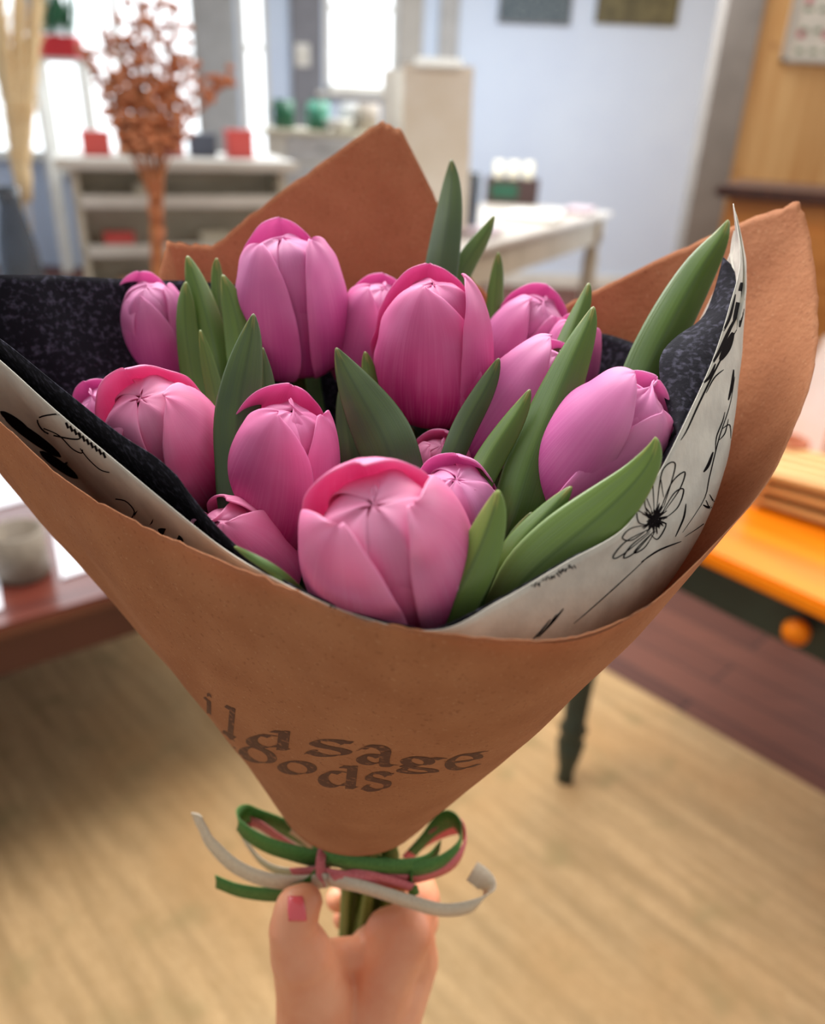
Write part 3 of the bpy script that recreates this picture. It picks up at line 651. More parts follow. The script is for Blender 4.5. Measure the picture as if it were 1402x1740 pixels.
# flat things on the white table
fr = mat('dusty lilac paper', srgb(196, 176, 180), 0.6)
for k, (x, y, c, s_, lab) in enumerate(((905, 372, whitep, (0.4, 0.3), 'flat white tray on the white table, in front of the dark crate'), (812, 398, fr, (0.25, 0.2), 'flat dusty lilac box near the left end of the white table'), (985, 362, fr, (0.3, 0.16), 'flat dusty lilac box near the right end of the white table'))):
    box_thing('flat_box', lab, 'box', on_white(x, y), (s_[0], s_[1], 0.03), c, ya + 0.2)

# ---- outside the left window: a planter box with red and green plants on the window ledge
q = Yp(94, 84, 7.4)
pb = empty('window_planter', 'red planter with green foliage by the left window', 'planter', loc=(q.x, 7.45, q.z - 0.05))
MB().box((0, 0, 0.07), (0.36, 0.2, 0.16), bev=.01).build('planter_box', mat('bright red', srgb(222, 48, 52), 0.5), pb)
m_ = MB(); rng = random.Random(2)
for k in range(60):
    a = rng.uniform(0, 6.28); c = Vector((rng.uniform(-.15, .15), rng.uniform(-.08, .08), 0.15))
    t = c + Vector((cos(a) * .1, sin(a) * .08, rng.uniform(.15, .45))); s_ = Vector((-sin(a), cos(a), 0)) * 0.02
    m_.grid([[c - s_ * .2, (c + t) / 2 - s_, t], [c + s_ * .2, (c + t) / 2 + s_, t + s_ * .1]])
m_.build('foliage', mat('window plant green', srgb(66, 130, 92), 0.5), pb, True)
stn = empty('planter_stand', 'tall white stand under the red window planter', 'stand', loc=(q.x, 7.45, 0))
MB().box((0, 0, q.z - .075), (0.45, 0.3, 0.03)).build('top', whitep, stn)
for a in (-1, 1): MB().box((a * 0.19, 0, (q.z - .09) / 2), (0.03, 0.22, q.z - .09)).build('leg', whitep, stn)

# ================================================================== THE BOUQUET
BC = P(626, 1408, 0.40)                    # where the bunch is tied
RC = P(640, 720, 0.285)
AX = (RC - BC).normalized()
toC = (CAM - BC).normalized()
E2 = (toC - AX * toC.dot(AX)).normalized()   # towards the camera, across the axis
E1 = E2.cross(AX) * -1
if E1.dot(RT) < 0: E1 = -E1

def ring(p_, rb, drop=0.0):
    v = p_ - RC; a = atan2(v.dot(E1), v.dot(E2))
    return BC - AX * drop + E1 * (rb * sin(a) + (drop * 0.18)) + E2 * (rb * cos(a))

def seg_catmull(pts, corners, per):
    cuts = [0] + [c for c in corners if 0 < c < len(pts) - 1] + [len(pts) - 1]
    outp = []
    for a, b in zip(cuts, cuts[1:]):
        s = catmull(pts[a:b + 1], (b - a) * per)
        outp += s if not outp else s[1:]
    return outp

def sheet(name, cols, corners, rb, m_, thick, parent=None, per=10, rows=44, wob=0.0006, rough_edge=0.0, drop=0.0, bulge=0.0, seed=0, closed=True):
    """cols: (x, y, d) or (x, y, d, mx, my, md): rim and an optional second point lower down; the sheet runs on to the tie"""
    P3 = []
    for c in cols:
        a = P(*c[:3])
        if len(c) > 3: b = P(*c[3:6])
        else: b = a.lerp(ring(a, rb, drop), 0.22) + (a - RC).normalized() * bulge
        P3.append(tuple(a) + tuple(b))
    if closed: P3.append(P3[0])
    S = seg_catmull(P3, corners, per); g = []
    for i, s in enumerate(S):
        a, b = Vector(s[:3]), Vector(s[3:]); base = ring(a, rb, drop)
        if rough_edge: a = a + (a - b).normalized() * rough_edge * noise.noise(Vector((i * 1.7, seed, 0))) 
        lab, lbc = (b - a).length, (base - b).length; tot = lab + lbc; col = []
        for j in range(rows + 1):
            t = (j / rows) ** 1.15; x = t * tot
            T = lab / tot
            # smooth curve through a, b, base
            if t <= T:
                k = t / T; p_ = a.lerp(b, k); tang = ((b - a) / lab + (base - b) / lbc) * 0.5 * lab
                m1 = (b - a) * 1.0; h = k
                p_ = a * (2 * h**3 - 3 * h**2 + 1) + m1 * (h**3 - 2 * h**2 + h) + b * (-2 * h**3 + 3 * h**2) + tang * (h**3 - h**2)
            else:
                h = (t - T) / (1 - T); tang = ((b - a) / lab + (base - b) / lbc) * 0.5 * lbc
                p_ = b * (2 * h**3 - 3 * h**2 + 1) + tang * (h**3 - 2 * h**2 + h) + base * (-2 * h**3 + 3 * h**2) + (base - b) * (h**3 - h**2)
            nrm = (p_ - (BC + AX * (p_ - BC).dot(AX))).normalized()
            p_ = p_ + nrm * wob * (noise.noise(p_ * 28 + Vector((seed, 0, 0))) + 0.25 * noise.noise(p_ * 75)) * min(1, j / 6 + 0.15)
            col.append(p_)
        g.append(col)
    o = MB().grid(g).build(name, m_, parent, True, recalc=False)
    solid(o, thick); return o

# ---- kraft paper: rim in order from the front left, across the front, up the right flap, over the back
KR = [(-90, 655, .258), (0, 717, .250), (110, 815, .240), (220, 880, .231), (330, 933, .222), (480, 995, .209), (600, 1047, .201), (740, 1075, .197), (900, 1088, .201), (1000, 1075, .208),
      (1100, 1030, .221), (1190, 950, .238),
      (1290, 840, .262), (1345, 738, .278), (1385, 620, .292), (1390, 520, .302), (1376, 400, .314), (1356, 342, .320),
      (1190, 408, .345), (1000, 498, .365), (900, 540, .375), (800, 470, .380), (745, 345, .383), (683, 222, .385), (648, 206, .386), (505, 305, .380), (360, 418, .372), (285, 409, .362), (266, 485, .352),
      (120, 520, .335), (-60, 560, .305), (-150, 600, .28)]
ko = sheet('kraft_paper_wrap', KR, [11, 17, 22, 23, 24, 26, 27, 28], 0.0375, kraft, 0.0003, rough_edge=0.0016, wob=0.0010, bulge=0.004, drop=-0.031)
tag(ko, 'brown kraft paper cone wrapped around the pink tulips, stamped with dark lettering', 'wrapping paper')

# ---- printed tissue inside the kraft
WR = [(-140, 575, .268), (-60, 568, .262), (0, 612, .2545), (100, 702, .247), (200, 786, .239), (330, 893, .230), (400, 945, .224), (480, 990, .2125), (600, 1043, .204), (740, 1071, .2005, 755, 1120, .211),
      (850, 1020, .207, 862, 1130, .220), (960, 956, .216, 985, 1085, .232), (1060, 898, .224, 1095, 1010, .248), (1112, 818, .232, 1172, 935, .264), (1165, 715, .242, 1226, 815, .278),
      (1212, 610, .252, 1250, 665, .288), (1240, 520, .260, 1261, 560, .292), (1258, 440, .270, 1263, 470, .297), (1246, 346, .284, 1252, 400, .302)]
wo = sheet('printed_tissue_paper', WR, [], 0.022, whitet, 0.00025, wob=0.0008, closed=False, seed=4, bulge=0.0, drop=-0.031)
tag(wo, 'cream tissue paper printed with black wildflower drawings, lining the kraft cone', 'tissue paper')
# small folded spike at the upper right of the tissue
def patch(name, ca_, cb2, m_, parent, thick=0.0003, bow=0.0, n=24, k=12, uvs=True):
    a = [Vector(v) for v in catmull([P(*q_) for q_ in ca_], n)]; b = [Vector(v) for v in catmull([P(*q_) for q_ in cb2], n)]
    g = []
    for i in range(n + 1):
        row = []
        for j in range(k + 1):
            t = j / k; p_ = a[i].lerp(b[i], t); v = (CAM - p_).normalized()
            row.append(p_ + v * bow * sin(pi * t) + v * 0.0008 * noise.noise(p_ * 60))
        g.append(row)
    o = MB().grid(g).build(name, m_, parent, True, recalc=False); solid(o, thick); return o
patch('folded_edge', [(1246, 346, .284), (1250, 400, .285), (1246, 440, .285), (1253, 470, .284)], [(1246, 346, .284), (1262, 420, .279), (1266, 500, .275), (1252, 560, .268)], whitet, wo)
patch('folded_edge', [(1247, 392, .292), (1243, 412, .292), (1241, 440, .290), (1250, 474, .284)], [(1248, 392, .292), (1256, 405, .290), (1258, 430, .288), (1256, 474, .284)], whitet, wo)

# ---- black tissue inside
BR = [(-150, 470, .295), (-150, 560, .272), (-60, 545, .265), (0, 576, .2575), (100, 656, .250), (200, 735, .242), (262, 775, .237), (300, 808, .234), (345, 868, .230), (405, 930, .226), (480, 985, .2155), (600, 1040, .207), (690, 1062, .2035), (740, 1068, .203),
      (850, 1016, .210), (960, 953, .217), (1060, 900, .226), (1112, 828, .234), (1150, 745, .244), (1200, 650, .256), (1232, 590, .268), (1215, 600, .300), (1150, 598, .325), (1090, 586, .340), (1004, 566, .352),
      (900, 600, .358), (750, 560, .362), (600, 520, .364), (450, 490, .360), (330, 478, .352), (262, 476, .343), (205, 474, .330), (100, 468, .315), (0, 467, .302)]
bo = sheet('black_tissue_paper', BR, [7], 0.019, blackt, 0.00025, wob=0.0008, seed=9, drop=-0.031)
tag(bo, 'black tissue paper lining the inside of the bouquet wrap, next to the blossoms', 'tissue paper')
patch('folded_corner', [(1229, 438, .292), (1212, 500, .288), (1192, 542, .284), (1150, 572, .276), (1124, 602, .268), (1121, 642, .262), (1136, 700, .255), (1152, 745, .247)],
      [(1230, 438, .292), (1256, 470, .284), (1248, 520, .276), (1236, 570, .270), (1222, 610, .265), (1200, 655, .259), (1176, 702, .254), (1153, 746, .247)], blackt, bo, bow=0.002)

# ---- tulips
def petal(parent, fr, H, R, az, W, m_, hs=1.0, rs=1.0, close=1.0, lean=0.0, spiral=0.03, seed=0, notch=0.0, point=0.0, groove=0.02, over=0.0):
    O, X, Y, Z = fr; nu, nv = 14, 26; g = []
    for i in range(nu + 1):
        u = -1 + 2 * i / nu; row = []
        for j in range(nv + 1):
            t = j / nv
            if rs > .9:
                rr = interp(t, [0, .06, .2, .42, .65, .82, .93, 1], [.16, .52, .86, 1.0, .92, .74 - .14 * (close - 1), .56 - .26 * (close - 1), .40 - .34 * (close - 1)]) * R * rs
                zz = interp(t, [0, .06, .2, .42, .65, .82, .93, 1], [0, .012, .10, .34, .62, .83, .945, 1.0]) * H * hs
                hw = W * interp(t, [0, .1, .3, .5, .7, .84, .93, .975, 1], [.55, .80, 1.0, 1.03, .98, .84, .62, .42, .06])
                hw *= 1.0 + max(0, t - .6) * 0.9 * (close - 1)
            else:
                rr = interp(t, [0, .06, .2, .42, .65, .80, .91, 1], [.16, .50, .86, 1.0, .95, .79, .51, .045]) * R * rs
                zz = interp(t, [0, .06, .2, .42, .65, .80, .91, 1], [0, .012, .10, .34, .63, .83, .95, 1.0]) * H * hs
                hw = W * interp(t, [0, .1, .3, .5, .7, .84, .93, .975, 1], [.55, .80, 1.0, 1.05, 1.05, 1.02, .95, .80, .30])
            a = az + u * hw
            # a petal is flatter than the cup it belongs to, with lapped margins
            rr *= 1 + 0.05 * (1 - cos(u * 1.3)) * (1 if rs > .9 else 0.4)
            rr += spiral * u * R + R * groove * exp(-(u / .16) ** 2) * (t ** 1.2) * (1 + point)
            ns = noise.noise(Vector((u * 1.4, t * 2.4, seed * 3.1)))
            ne = noise.noise(Vector((u * 2.5 + 9, t * 7, seed * 5.3)))
            rr += R * min(1, (1.02 - t) * 5) * (0.035 * ns + 0.085 * ne * abs(u) ** 3 * min(1, max(0, t - .2) * 4))
            rr += R * lean * max(0, t - .25) ** 1.5
            zz += H * (0.016 * ne * t - notch * 0.25 * exp(-(u / .3) ** 2) * max(0, t - .93) + point * 0.01 * (1 - abs(u)) * t ** 6)
            if rs <= .9: rr -= R * over * max(0, t - .6) / .4 * cos(u * W)
            row.append(O + X * (rr * sin(a)) - Y * (rr * cos(a)) + Z * zz)
        g.append(row)
    o = MB().grid(g).build('petal', m_, parent, True, recalc=False)
    solid(o, 0.0007); md = o.modifiers.new('smooth', 'SUBSURF'); md.levels = 1; md.render_levels = 1
    return o

TUL = {}
def tulip(key, label, top, base, R, H, m_, outer, inner=None, core=True, seed=0, off=(0, 0), stem=True):
    """top: (px, py, depth); base: (px, py); outer/inner: list of dicts with az in degrees (0 faces the camera, + to the right)"""
    T = P(*top); v = ray(*base)
    # the base lies on the viewing ray of its pixel, H away from the tip, on the far side
    b = v.dot(T - CAM); a_ = v.dot(v); c = (T - CAM).length_squared - H * H
    disc = b * b - a_ * c
    d = (b + sqrt(disc)) / a_ if disc > 0 else b / a_
    Bp = CAM + v * d
    Z = (T - Bp).normalized(); mid = (T + Bp) / 2; c_ = (CAM - mid).normalized()
    Y = -(c_ - Z * c_.dot(Z)).normalized(); X = Y.cross(Z)
    e = empty('tulip', label, 'tulip', 'pink tulips in the bouquet', loc=(0, 0, 0))
    fr = (Bp, X, Y, Z)
    for k, q_ in enumerate(outer):
        petal(e, fr, H, R, radians(q_['az']), radians(q_.get('w', 62)), m_, q_.get('h', 1.0), q_.get('r', 1.0), q_.get('close', 1.0), q_.get('lean', 0.0), q_.get('sp', 0.05), seed * 7 + k, q_.get('notch', 0.3), q_.get('point', 0.0))
    inner = inner if inner is not None else [dict(az=q_['az'] + 60) for q_ in outer]
    for k, q_ in enumerate(inner):
        petal(e, fr, H, R, radians(q_['az']), radians(q_.get('w', 62)), m_, q_.get('h', 0.97) + (0.0, -.025, -.05)[k % 3], q_.get('r', 0.885), 1.0, 0.0, 0.07, seed * 7 + 3 + k, 0.3, 0.5, 0.0, over=(.30, .14, .04)[k % 3])
    if core:
        for k in range(3):
            petal(e, fr, H, R, radians(inner[0]['az'] + 40 + 120 * k), radians(72), m_, 0.945, 0.80, 1.0, 0, 0.03, seed * 7 + 6 + k, 0.0, 0.8, 0.08)
    # stem down through the tie
    a1 = seed * 2.4; rr = 0.004 + 0.012 * ((seed * 37) % 10) / 10
    tie = BC + E1 * (rr * cos(a1)) + E2 * (rr * sin(a1)); low = BC - AX * 0.16 + E1 * (rr * 1.2 * cos(a1 + 1)) + E2 * (rr * sin(a1 + 1))
    n1 = Bp - Z * 0.03
    pts = [Vector(p_) for p_ in catmull([Bp + Z * 0.001, n1, n1.lerp(tie, 0.5), tie, (tie + low) / 2, low], 30)]
    MB().tube(pts, 0.0032, 8).build('stem', STEM, e, True)
    TUL[key] = (e, tie, Bp)
    return e
D = lambda az, **k: dict(az=az, **k)
tulip('front', 'largest pink tulip at the front of the bouquet, above the kraft rim', (630, 848, .200), (680, 1012), .0240, .056, PETAL['rose'],
      [D(-64, w=62, h=1.01, lean=.04, sp=-.05), D(66, w=58, h=.99, lean=.06, sp=.07), D(180, w=60, h=1.05)], [D(-14, w=54, h=.95, r=.86), D(104, w=56, h=.95, r=.86), D(228, w=56, h=.96, r=.86)], seed=1)
tulip('mid_left', 'deep pink tulip left of the front one, one broad petal facing forward', (502, 688, .252), (458, 897), .0200, .053, PETAL['magenta'],
      [D(-34, w=70, h=1.0, sp=.05), D(84, w=62, h=.99, lean=.03), D(196, w=60, h=1.04, lean=.02)], [D(30, w=50, h=.98), D(140), D(258)], seed=2)
tulip('centre', 'tall pink tulip in the centre of the bouquet, with a dark seam on its right', (738, 470, .282), (735, 698), .0228, .056, PETAL['magenta'],
      [D(-26, w=72, h=.99, close=1.2, sp=.04), D(84, w=58, h=1.02, lean=.06, sp=-.04), D(192, w=60, h=1.02)], [D(36, w=44, h=.93, close=1.5), D(150), D(265)], seed=3)
tulip('tall_left', 'tallest pink tulip at the upper left, with two open outer petals', (478, 392, .305), (505, 625), .0232, .060, PETAL['lilac'],
      [D(-58, w=62, h=.96, sp=-.02), D(66, w=50, h=.97, lean=.16, sp=.04), D(180, w=56, h=1.03)], [D(-4, w=50, h=.92, r=.82, close=1.6), D(120), D(240)], seed=4)
tulip('behind_centre', 'pink tulip half hidden behind the central one', (655, 482, .322), (622, 650), .0188, .050, PETAL['lilac'],
      [D(-50, w=60), D(70, w=58), D(188)], seed=5)
tulip('back_left', 'small pink tulip at the far left back, against the black tissue', (248, 478, .325), (282, 640), .0172, .048, PETAL['lilac'],
      [D(-38, w=64, h=.93, close=1.3), D(80, w=60, h=.95), D(195, w=56, h=1.02)], [D(35, w=46, h=.9), D(150), D(262)], seed=6)
tulip('left', 'full pink tulip at the left, beside the black tissue edge', (232, 668, .252), (325, 812), .0212, .052, PETAL['rose'],
      [D(-80, w=60, h=.86), D(48, w=66, h=.98, lean=.02, sp=-.05), D(172, w=60, h=1.05, lean=.02)], [D(-22, w=50, h=.90, close=1.7), D(112), D(235)], seed=7)
tulip('far_left', 'pink tulip mostly hidden at the far left, only its petal tips showing', (152, 668, .290), (250, 800), .0165, .046, PETAL['lilac'],
      [D(-70, w=50, h=1.02, lean=.25), D(50, w=56), D(170, w=50, h=1.0, lean=.1)], seed=8, core=False)
tulip('low_left', 'small pink tulip low on the left, tucked behind the cream tissue edge', (366, 876, .246), (448, 1000), .0165, .046, PETAL['rose'],
      [D(10, w=76, close=1.3, h=1.02), D(125), D(245)], seed=9, core=False)
tulip('right', 'large pink tulip leaning right beside the black tissue corner', (1108, 655, .248), (940, 868), .0212, .058, PETAL['lilac'],
      [D(-46, w=64, h=1.04, sp=.02), D(58, w=62, h=.95, sp=-.04), D(180, w=58, h=1.0)], [D(4, w=44, h=1.0, close=1.3), D(118, w=50), D(240)], seed=10)
tulip('mid_right', 'pink tulip behind the long green leaf right of centre', (958, 594, .285), (822, 792), .0196, .056, PETAL['lilac'],
      [D(-52, w=62, h=1.05), D(64, w=62, h=.98), D(182)], seed=11)
tulip('back_right', 'pink tulip with a closed rounded tip at the back right of the bouquet', (926, 508, .325), (858, 650), .0186, .050, PETAL['lilac'],
      [D(-60, w=66, h=.98, close=1.3), D(58, w=60, h=.95), D(185, h=1.02)], seed=12)
tulip('behind_front', 'ruffled pink tulip peeking out behind the front tulip, to its right', (775, 806, .246), (770, 955), .0182, .046, PETAL['lilac'],
      [D(-70, w=58, h=.98, close=1.3), D(58, w=52, h=.92, close=1.3), D(178, w=60, h=1.02)], [D(-10, w=50, h=.95, close=1.7), D(120), D(240)], seed=13)
tulip('bud', 'small pink tulip with curled petal edges behind the front pair', (752, 752, .278), (735, 850), .0118, .036, PETAL['rose'],
      [D(-60, w=60, h=1.0), D(60, w=64, h=1.03, sp=.1), D(180, h=1.02)], seed=14, core=False)
tulip('hidden_right', 'pink tulip almost hidden behind the two upright leaves on the right', (985, 545, .312), (945, 690), .0130, .045, PETAL['lilac'],
      [D(-60), D(60), D(180)], seed=15, core=False)

# ---- leaves (each belongs to one tulip)
def leaf(key, pts, m_, roll=0.0, fold=0.35, twist=0.0, seed=0, rows=34, nu=8, tipr=0.35):
    """pts: from the tip down, (px, py, depth, full width in px)"""
    e, tie, Bp = TUL[key]
    L3 = [tuple(P(x, y, d)) + (wd * d / F,) for x, y, d, wd in pts]
    last = Vector(L3[-1][:3]); prv = Vector(L3[-2][:3]); wl = L3[-1][3]
    dr = (last - prv).normalized(); tt = tie + AX * 0.05; dist = (tt - last).length
    c1 = last + dr * dist * 0.33; c2 = tt + AX * dist * 0.33
    for t in (0.25, 0.5, 0.75, 1.0):
        q3 = last * (1 - t) ** 3 + c1 * 3 * t * (1 - t) ** 2 + c2 * 3 * t * t * (1 - t) + tt * t ** 3
        L3.append(tuple(q3) + (wl * (1 - .8 * t) + 0.005 * t,))
    fine = catmull(L3, 240); acc = [0.0]
    for a, b in zip(fine, fine[1:]): acc.append(acc[-1] + (Vector(a[:3]) - Vector(b[:3])).length)
    S = []; q_i = 0
    for j in range(rows + 1):
        tg = acc[-1] * (j / rows) ** 1.25
        while q_i < len(acc) - 2 and acc[q_i + 1] < tg: q_i += 1
        h = (tg - acc[q_i]) / max(1e-9, acc[q_i + 1] - acc[q_i]); h = min(1, max(0, h))
        S.append(tuple(x + (y - x) * h for x, y in zip(fine[q_i], fine[q_i + 1])))
    g = [[] for _ in range(nu + 1)]; side = None
    for j, s in enumerate(S):
        p_ = Vector(s[:3]); a = Vector(S[max(j - 1, 0)][:3]); b = Vector(S[min(j + 1, rows)][:3]); t = (a - b).normalized()
        if side is None:
            # seen from the room side: the blade's face is set once for the whole leaf
            t = (Vector(S[0][:3]) - Vector(S[rows // 2][:3])).normalized(); vw = (CAM - Vector(S[rows // 4][:3])).normalized()
            side = t.cross(vw).normalized()
        side = (side - t * side.dot(t)).normalized()
        nr = t.cross(side)
        if j == 0: sg = 1 if nr.dot((CAM - p_).normalized()) > 0 else -1
        nr = nr * sg
        rl = roll + twist * j / rows
        sd = side * cos(rl) + nr * sin(rl); nn = nr * cos(rl) - side * sin(rl)
        w_ = max(s[3], 0.0004) / 2
        for i in range(nu + 1):
            u = -1 + 2 * i / nu
            wv = 0.05 * noise.noise(Vector((u * 1.2, j * .25, seed)))
            g[i].append(p_ + sd * (u * w_) - nn * (w_ * (fold * (abs(u) ** 1.3) + wv)))
    for col in g: col.reverse()
    o = MB().grid(g).build('leaf', m_, e, True, recalc=False); solid(o, 0.0011)
    md = o.modifiers.new('smooth', 'SUBSURF'); md.levels = 1; md.render_levels = 1
    return o
dk, gr, pl = LEAF['dark'], LEAF['green'], LEAF['pale']
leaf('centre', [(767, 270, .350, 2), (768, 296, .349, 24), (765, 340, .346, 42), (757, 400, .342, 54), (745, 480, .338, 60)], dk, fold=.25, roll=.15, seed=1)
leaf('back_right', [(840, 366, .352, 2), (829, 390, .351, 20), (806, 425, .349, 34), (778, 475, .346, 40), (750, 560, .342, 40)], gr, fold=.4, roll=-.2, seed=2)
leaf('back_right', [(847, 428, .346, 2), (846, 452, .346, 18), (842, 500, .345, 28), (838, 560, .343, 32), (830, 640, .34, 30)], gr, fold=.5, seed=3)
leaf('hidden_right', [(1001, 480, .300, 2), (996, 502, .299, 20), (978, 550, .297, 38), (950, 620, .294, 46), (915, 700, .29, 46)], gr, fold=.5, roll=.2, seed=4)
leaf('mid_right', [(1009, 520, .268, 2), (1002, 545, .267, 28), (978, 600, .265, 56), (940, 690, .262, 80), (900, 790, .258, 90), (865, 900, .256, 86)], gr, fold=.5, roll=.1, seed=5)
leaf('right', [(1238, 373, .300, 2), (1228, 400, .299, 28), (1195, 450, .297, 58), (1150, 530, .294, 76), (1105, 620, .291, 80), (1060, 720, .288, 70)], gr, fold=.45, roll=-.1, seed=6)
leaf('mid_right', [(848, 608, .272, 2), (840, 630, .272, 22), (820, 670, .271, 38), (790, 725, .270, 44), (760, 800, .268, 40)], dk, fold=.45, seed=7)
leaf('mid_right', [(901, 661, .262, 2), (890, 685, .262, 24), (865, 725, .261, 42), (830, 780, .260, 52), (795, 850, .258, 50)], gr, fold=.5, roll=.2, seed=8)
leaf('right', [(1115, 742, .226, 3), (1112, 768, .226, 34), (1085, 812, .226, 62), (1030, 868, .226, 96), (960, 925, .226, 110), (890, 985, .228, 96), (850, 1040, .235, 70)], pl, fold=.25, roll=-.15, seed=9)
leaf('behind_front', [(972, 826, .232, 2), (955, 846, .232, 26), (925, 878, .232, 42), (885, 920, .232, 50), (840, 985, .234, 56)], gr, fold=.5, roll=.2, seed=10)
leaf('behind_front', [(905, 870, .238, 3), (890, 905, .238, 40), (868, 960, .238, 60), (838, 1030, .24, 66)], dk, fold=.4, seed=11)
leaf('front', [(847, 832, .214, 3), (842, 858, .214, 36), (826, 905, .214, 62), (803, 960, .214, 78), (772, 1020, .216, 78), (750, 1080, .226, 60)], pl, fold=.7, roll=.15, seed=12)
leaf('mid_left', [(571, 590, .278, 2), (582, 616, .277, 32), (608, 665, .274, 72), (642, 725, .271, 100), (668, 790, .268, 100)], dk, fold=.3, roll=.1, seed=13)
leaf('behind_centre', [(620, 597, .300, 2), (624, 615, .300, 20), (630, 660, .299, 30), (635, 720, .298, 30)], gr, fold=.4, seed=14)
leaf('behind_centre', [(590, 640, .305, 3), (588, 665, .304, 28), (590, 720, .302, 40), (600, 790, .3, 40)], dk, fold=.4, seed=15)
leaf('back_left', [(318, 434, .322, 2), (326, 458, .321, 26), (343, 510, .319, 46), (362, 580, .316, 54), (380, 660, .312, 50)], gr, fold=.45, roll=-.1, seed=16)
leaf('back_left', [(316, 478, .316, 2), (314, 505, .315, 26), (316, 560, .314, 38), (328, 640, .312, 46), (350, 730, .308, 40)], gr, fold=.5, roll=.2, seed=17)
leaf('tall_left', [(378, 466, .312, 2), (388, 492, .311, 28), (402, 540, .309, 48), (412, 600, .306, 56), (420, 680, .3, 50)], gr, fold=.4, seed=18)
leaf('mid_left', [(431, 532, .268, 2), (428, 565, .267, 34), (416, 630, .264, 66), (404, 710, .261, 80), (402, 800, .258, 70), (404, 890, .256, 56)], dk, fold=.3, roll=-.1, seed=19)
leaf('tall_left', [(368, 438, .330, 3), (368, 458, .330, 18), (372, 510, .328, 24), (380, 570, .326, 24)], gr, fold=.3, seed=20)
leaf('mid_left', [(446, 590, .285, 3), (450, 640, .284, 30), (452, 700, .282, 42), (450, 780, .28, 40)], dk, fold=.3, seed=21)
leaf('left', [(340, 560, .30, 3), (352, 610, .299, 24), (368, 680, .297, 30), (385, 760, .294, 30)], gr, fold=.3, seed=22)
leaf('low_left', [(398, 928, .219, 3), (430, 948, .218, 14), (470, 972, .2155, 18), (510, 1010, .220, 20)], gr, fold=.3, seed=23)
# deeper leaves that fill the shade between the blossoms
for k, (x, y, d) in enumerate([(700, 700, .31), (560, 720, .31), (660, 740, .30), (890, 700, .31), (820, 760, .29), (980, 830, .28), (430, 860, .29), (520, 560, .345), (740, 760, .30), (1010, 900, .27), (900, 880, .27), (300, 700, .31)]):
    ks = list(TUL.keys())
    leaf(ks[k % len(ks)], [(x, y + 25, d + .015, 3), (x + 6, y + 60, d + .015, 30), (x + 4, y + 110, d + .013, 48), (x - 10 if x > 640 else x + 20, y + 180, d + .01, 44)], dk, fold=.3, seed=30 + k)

# ---- printed marks: cast onto the paper along the survey rays, then lifted by a hair
DG = bpy.context.evaluated_depsgraph_get(); DG.update()
def bvh(o):
    DG = bpy.context.evaluated_depsgraph_get(); return BVHTree.FromObject(o, DG)
BW, BK = bvh(wo), bvh(ko)
def cast(tree, x, y, lift=0.00025):
    v = ray(x, y).normalized(); h = tree.ray_cast(CAM, v)
    return (h[0] - v * lift) if h[0] is not None else None
def stroke(m_, tree, pts, wpx, nib=None, n=None, lift=0.00025):
    n = n or max(4, len(pts) * 5); S = catmull(pts, n) if len(pts) > 2 else [tuple(pts[0][k] + (pts[1][k] - pts[0][k]) * t / n for k in (0, 1)) for t in range(n + 1)]
    prev = None
    for i, s in enumerate(S):
        a, b = S[max(i - 1, 0)], S[min(i + 1, len(S) - 1)]; dx, dy = b[0] - a[0], b[1] - a[1]; L_ = max(1e-6, sqrt(dx * dx + dy * dy))
        w_ = wpx(i / n) if callable(wpx) else wpx
        if nib: w_ = nib(dx / L_, dy / L_, i / n)
        ox, oy = -dy / L_ * w_ / 2, dx / L_ * w_ / 2
        p1, p2 = cast(tree, s[0] + ox, s[1] + oy, lift), cast(tree, s[0] - ox, s[1] - oy, lift)
        if p1 is None or p2 is None or (p1 - p2).length > 0.01: prev = None; continue
        c = (m_.bm.verts.new(p1), m_.bm.verts.new(p2))
        if prev and (prev[0].co - c[0].co).length < 0.006: m_.bm.faces.new((prev[0], c[0], c[1], prev[1]))
        prev = c
pr = MB(); rng = random.Random(4)
def taper(w0): return lambda t: w0 * (0.35 + 0.65 * sin(pi * min(1, max(0, t))))
# the big daisy
cx, cy = 1113, 882
PETS = [((1108, 868), (1096, 828), (1116, 790), (1128, 845)), ((1116, 868), (1126, 800), (1148, 790), (1128, 862)), ((1122, 868), (1142, 820), (1164, 802), (1156, 830), (1130, 868)),
        ((1124, 874), (1146, 838), (1162, 832), (1152, 862), (1126, 884)), ((1120, 888), (1132, 892), (1118, 916), (1106, 908)), ((1104, 880), (1084, 868), (1086, 888), (1104, 892)),
        ((1102, 892), (1072, 898), (1058, 914), (1074, 918), (1100, 900)), ((1102, 900), (1064, 920), (1042, 946), (1056, 944), (1104, 906)), ((1106, 902), (1074, 926), (1060, 948), (1080, 938), (1110, 904)),
        ((1110, 904), (1086, 928), (1078, 940), (1096, 930), (1114, 902)), ((1100, 872), (1096, 850), (1108, 818), (1112, 868))]
for q_ in PETS: stroke(pr, BW, q_, taper(2.2), n=26)
for k in range(60):
    a = rng.uniform(0, 2 * pi); r1, r2 = rng.uniform(0, 10), rng.uniform(12, 30)
    ax_, ay_ = cos(a) * 0.75 + 0.35 * sin(a), sin(a) * 0.9 - 0.45 * cos(a)
    stroke(pr, BW, [(cx + ax_ * r1, cy + ay_ * r1), (cx + ax_ * r2, cy + ay_ * r2)], taper(2.6), n=5)
for k in range(26):
    a = rng.uniform(0, 2 * pi); r1 = rng.uniform(0, 14); x_, y_ = cx + cos(a) * r1 * .8, cy + sin(a) * r1
    stroke(pr, BW, [(x_ - 3, y_ + 3), (x_ + 3, y_ - 3)], 3.6, n=3)
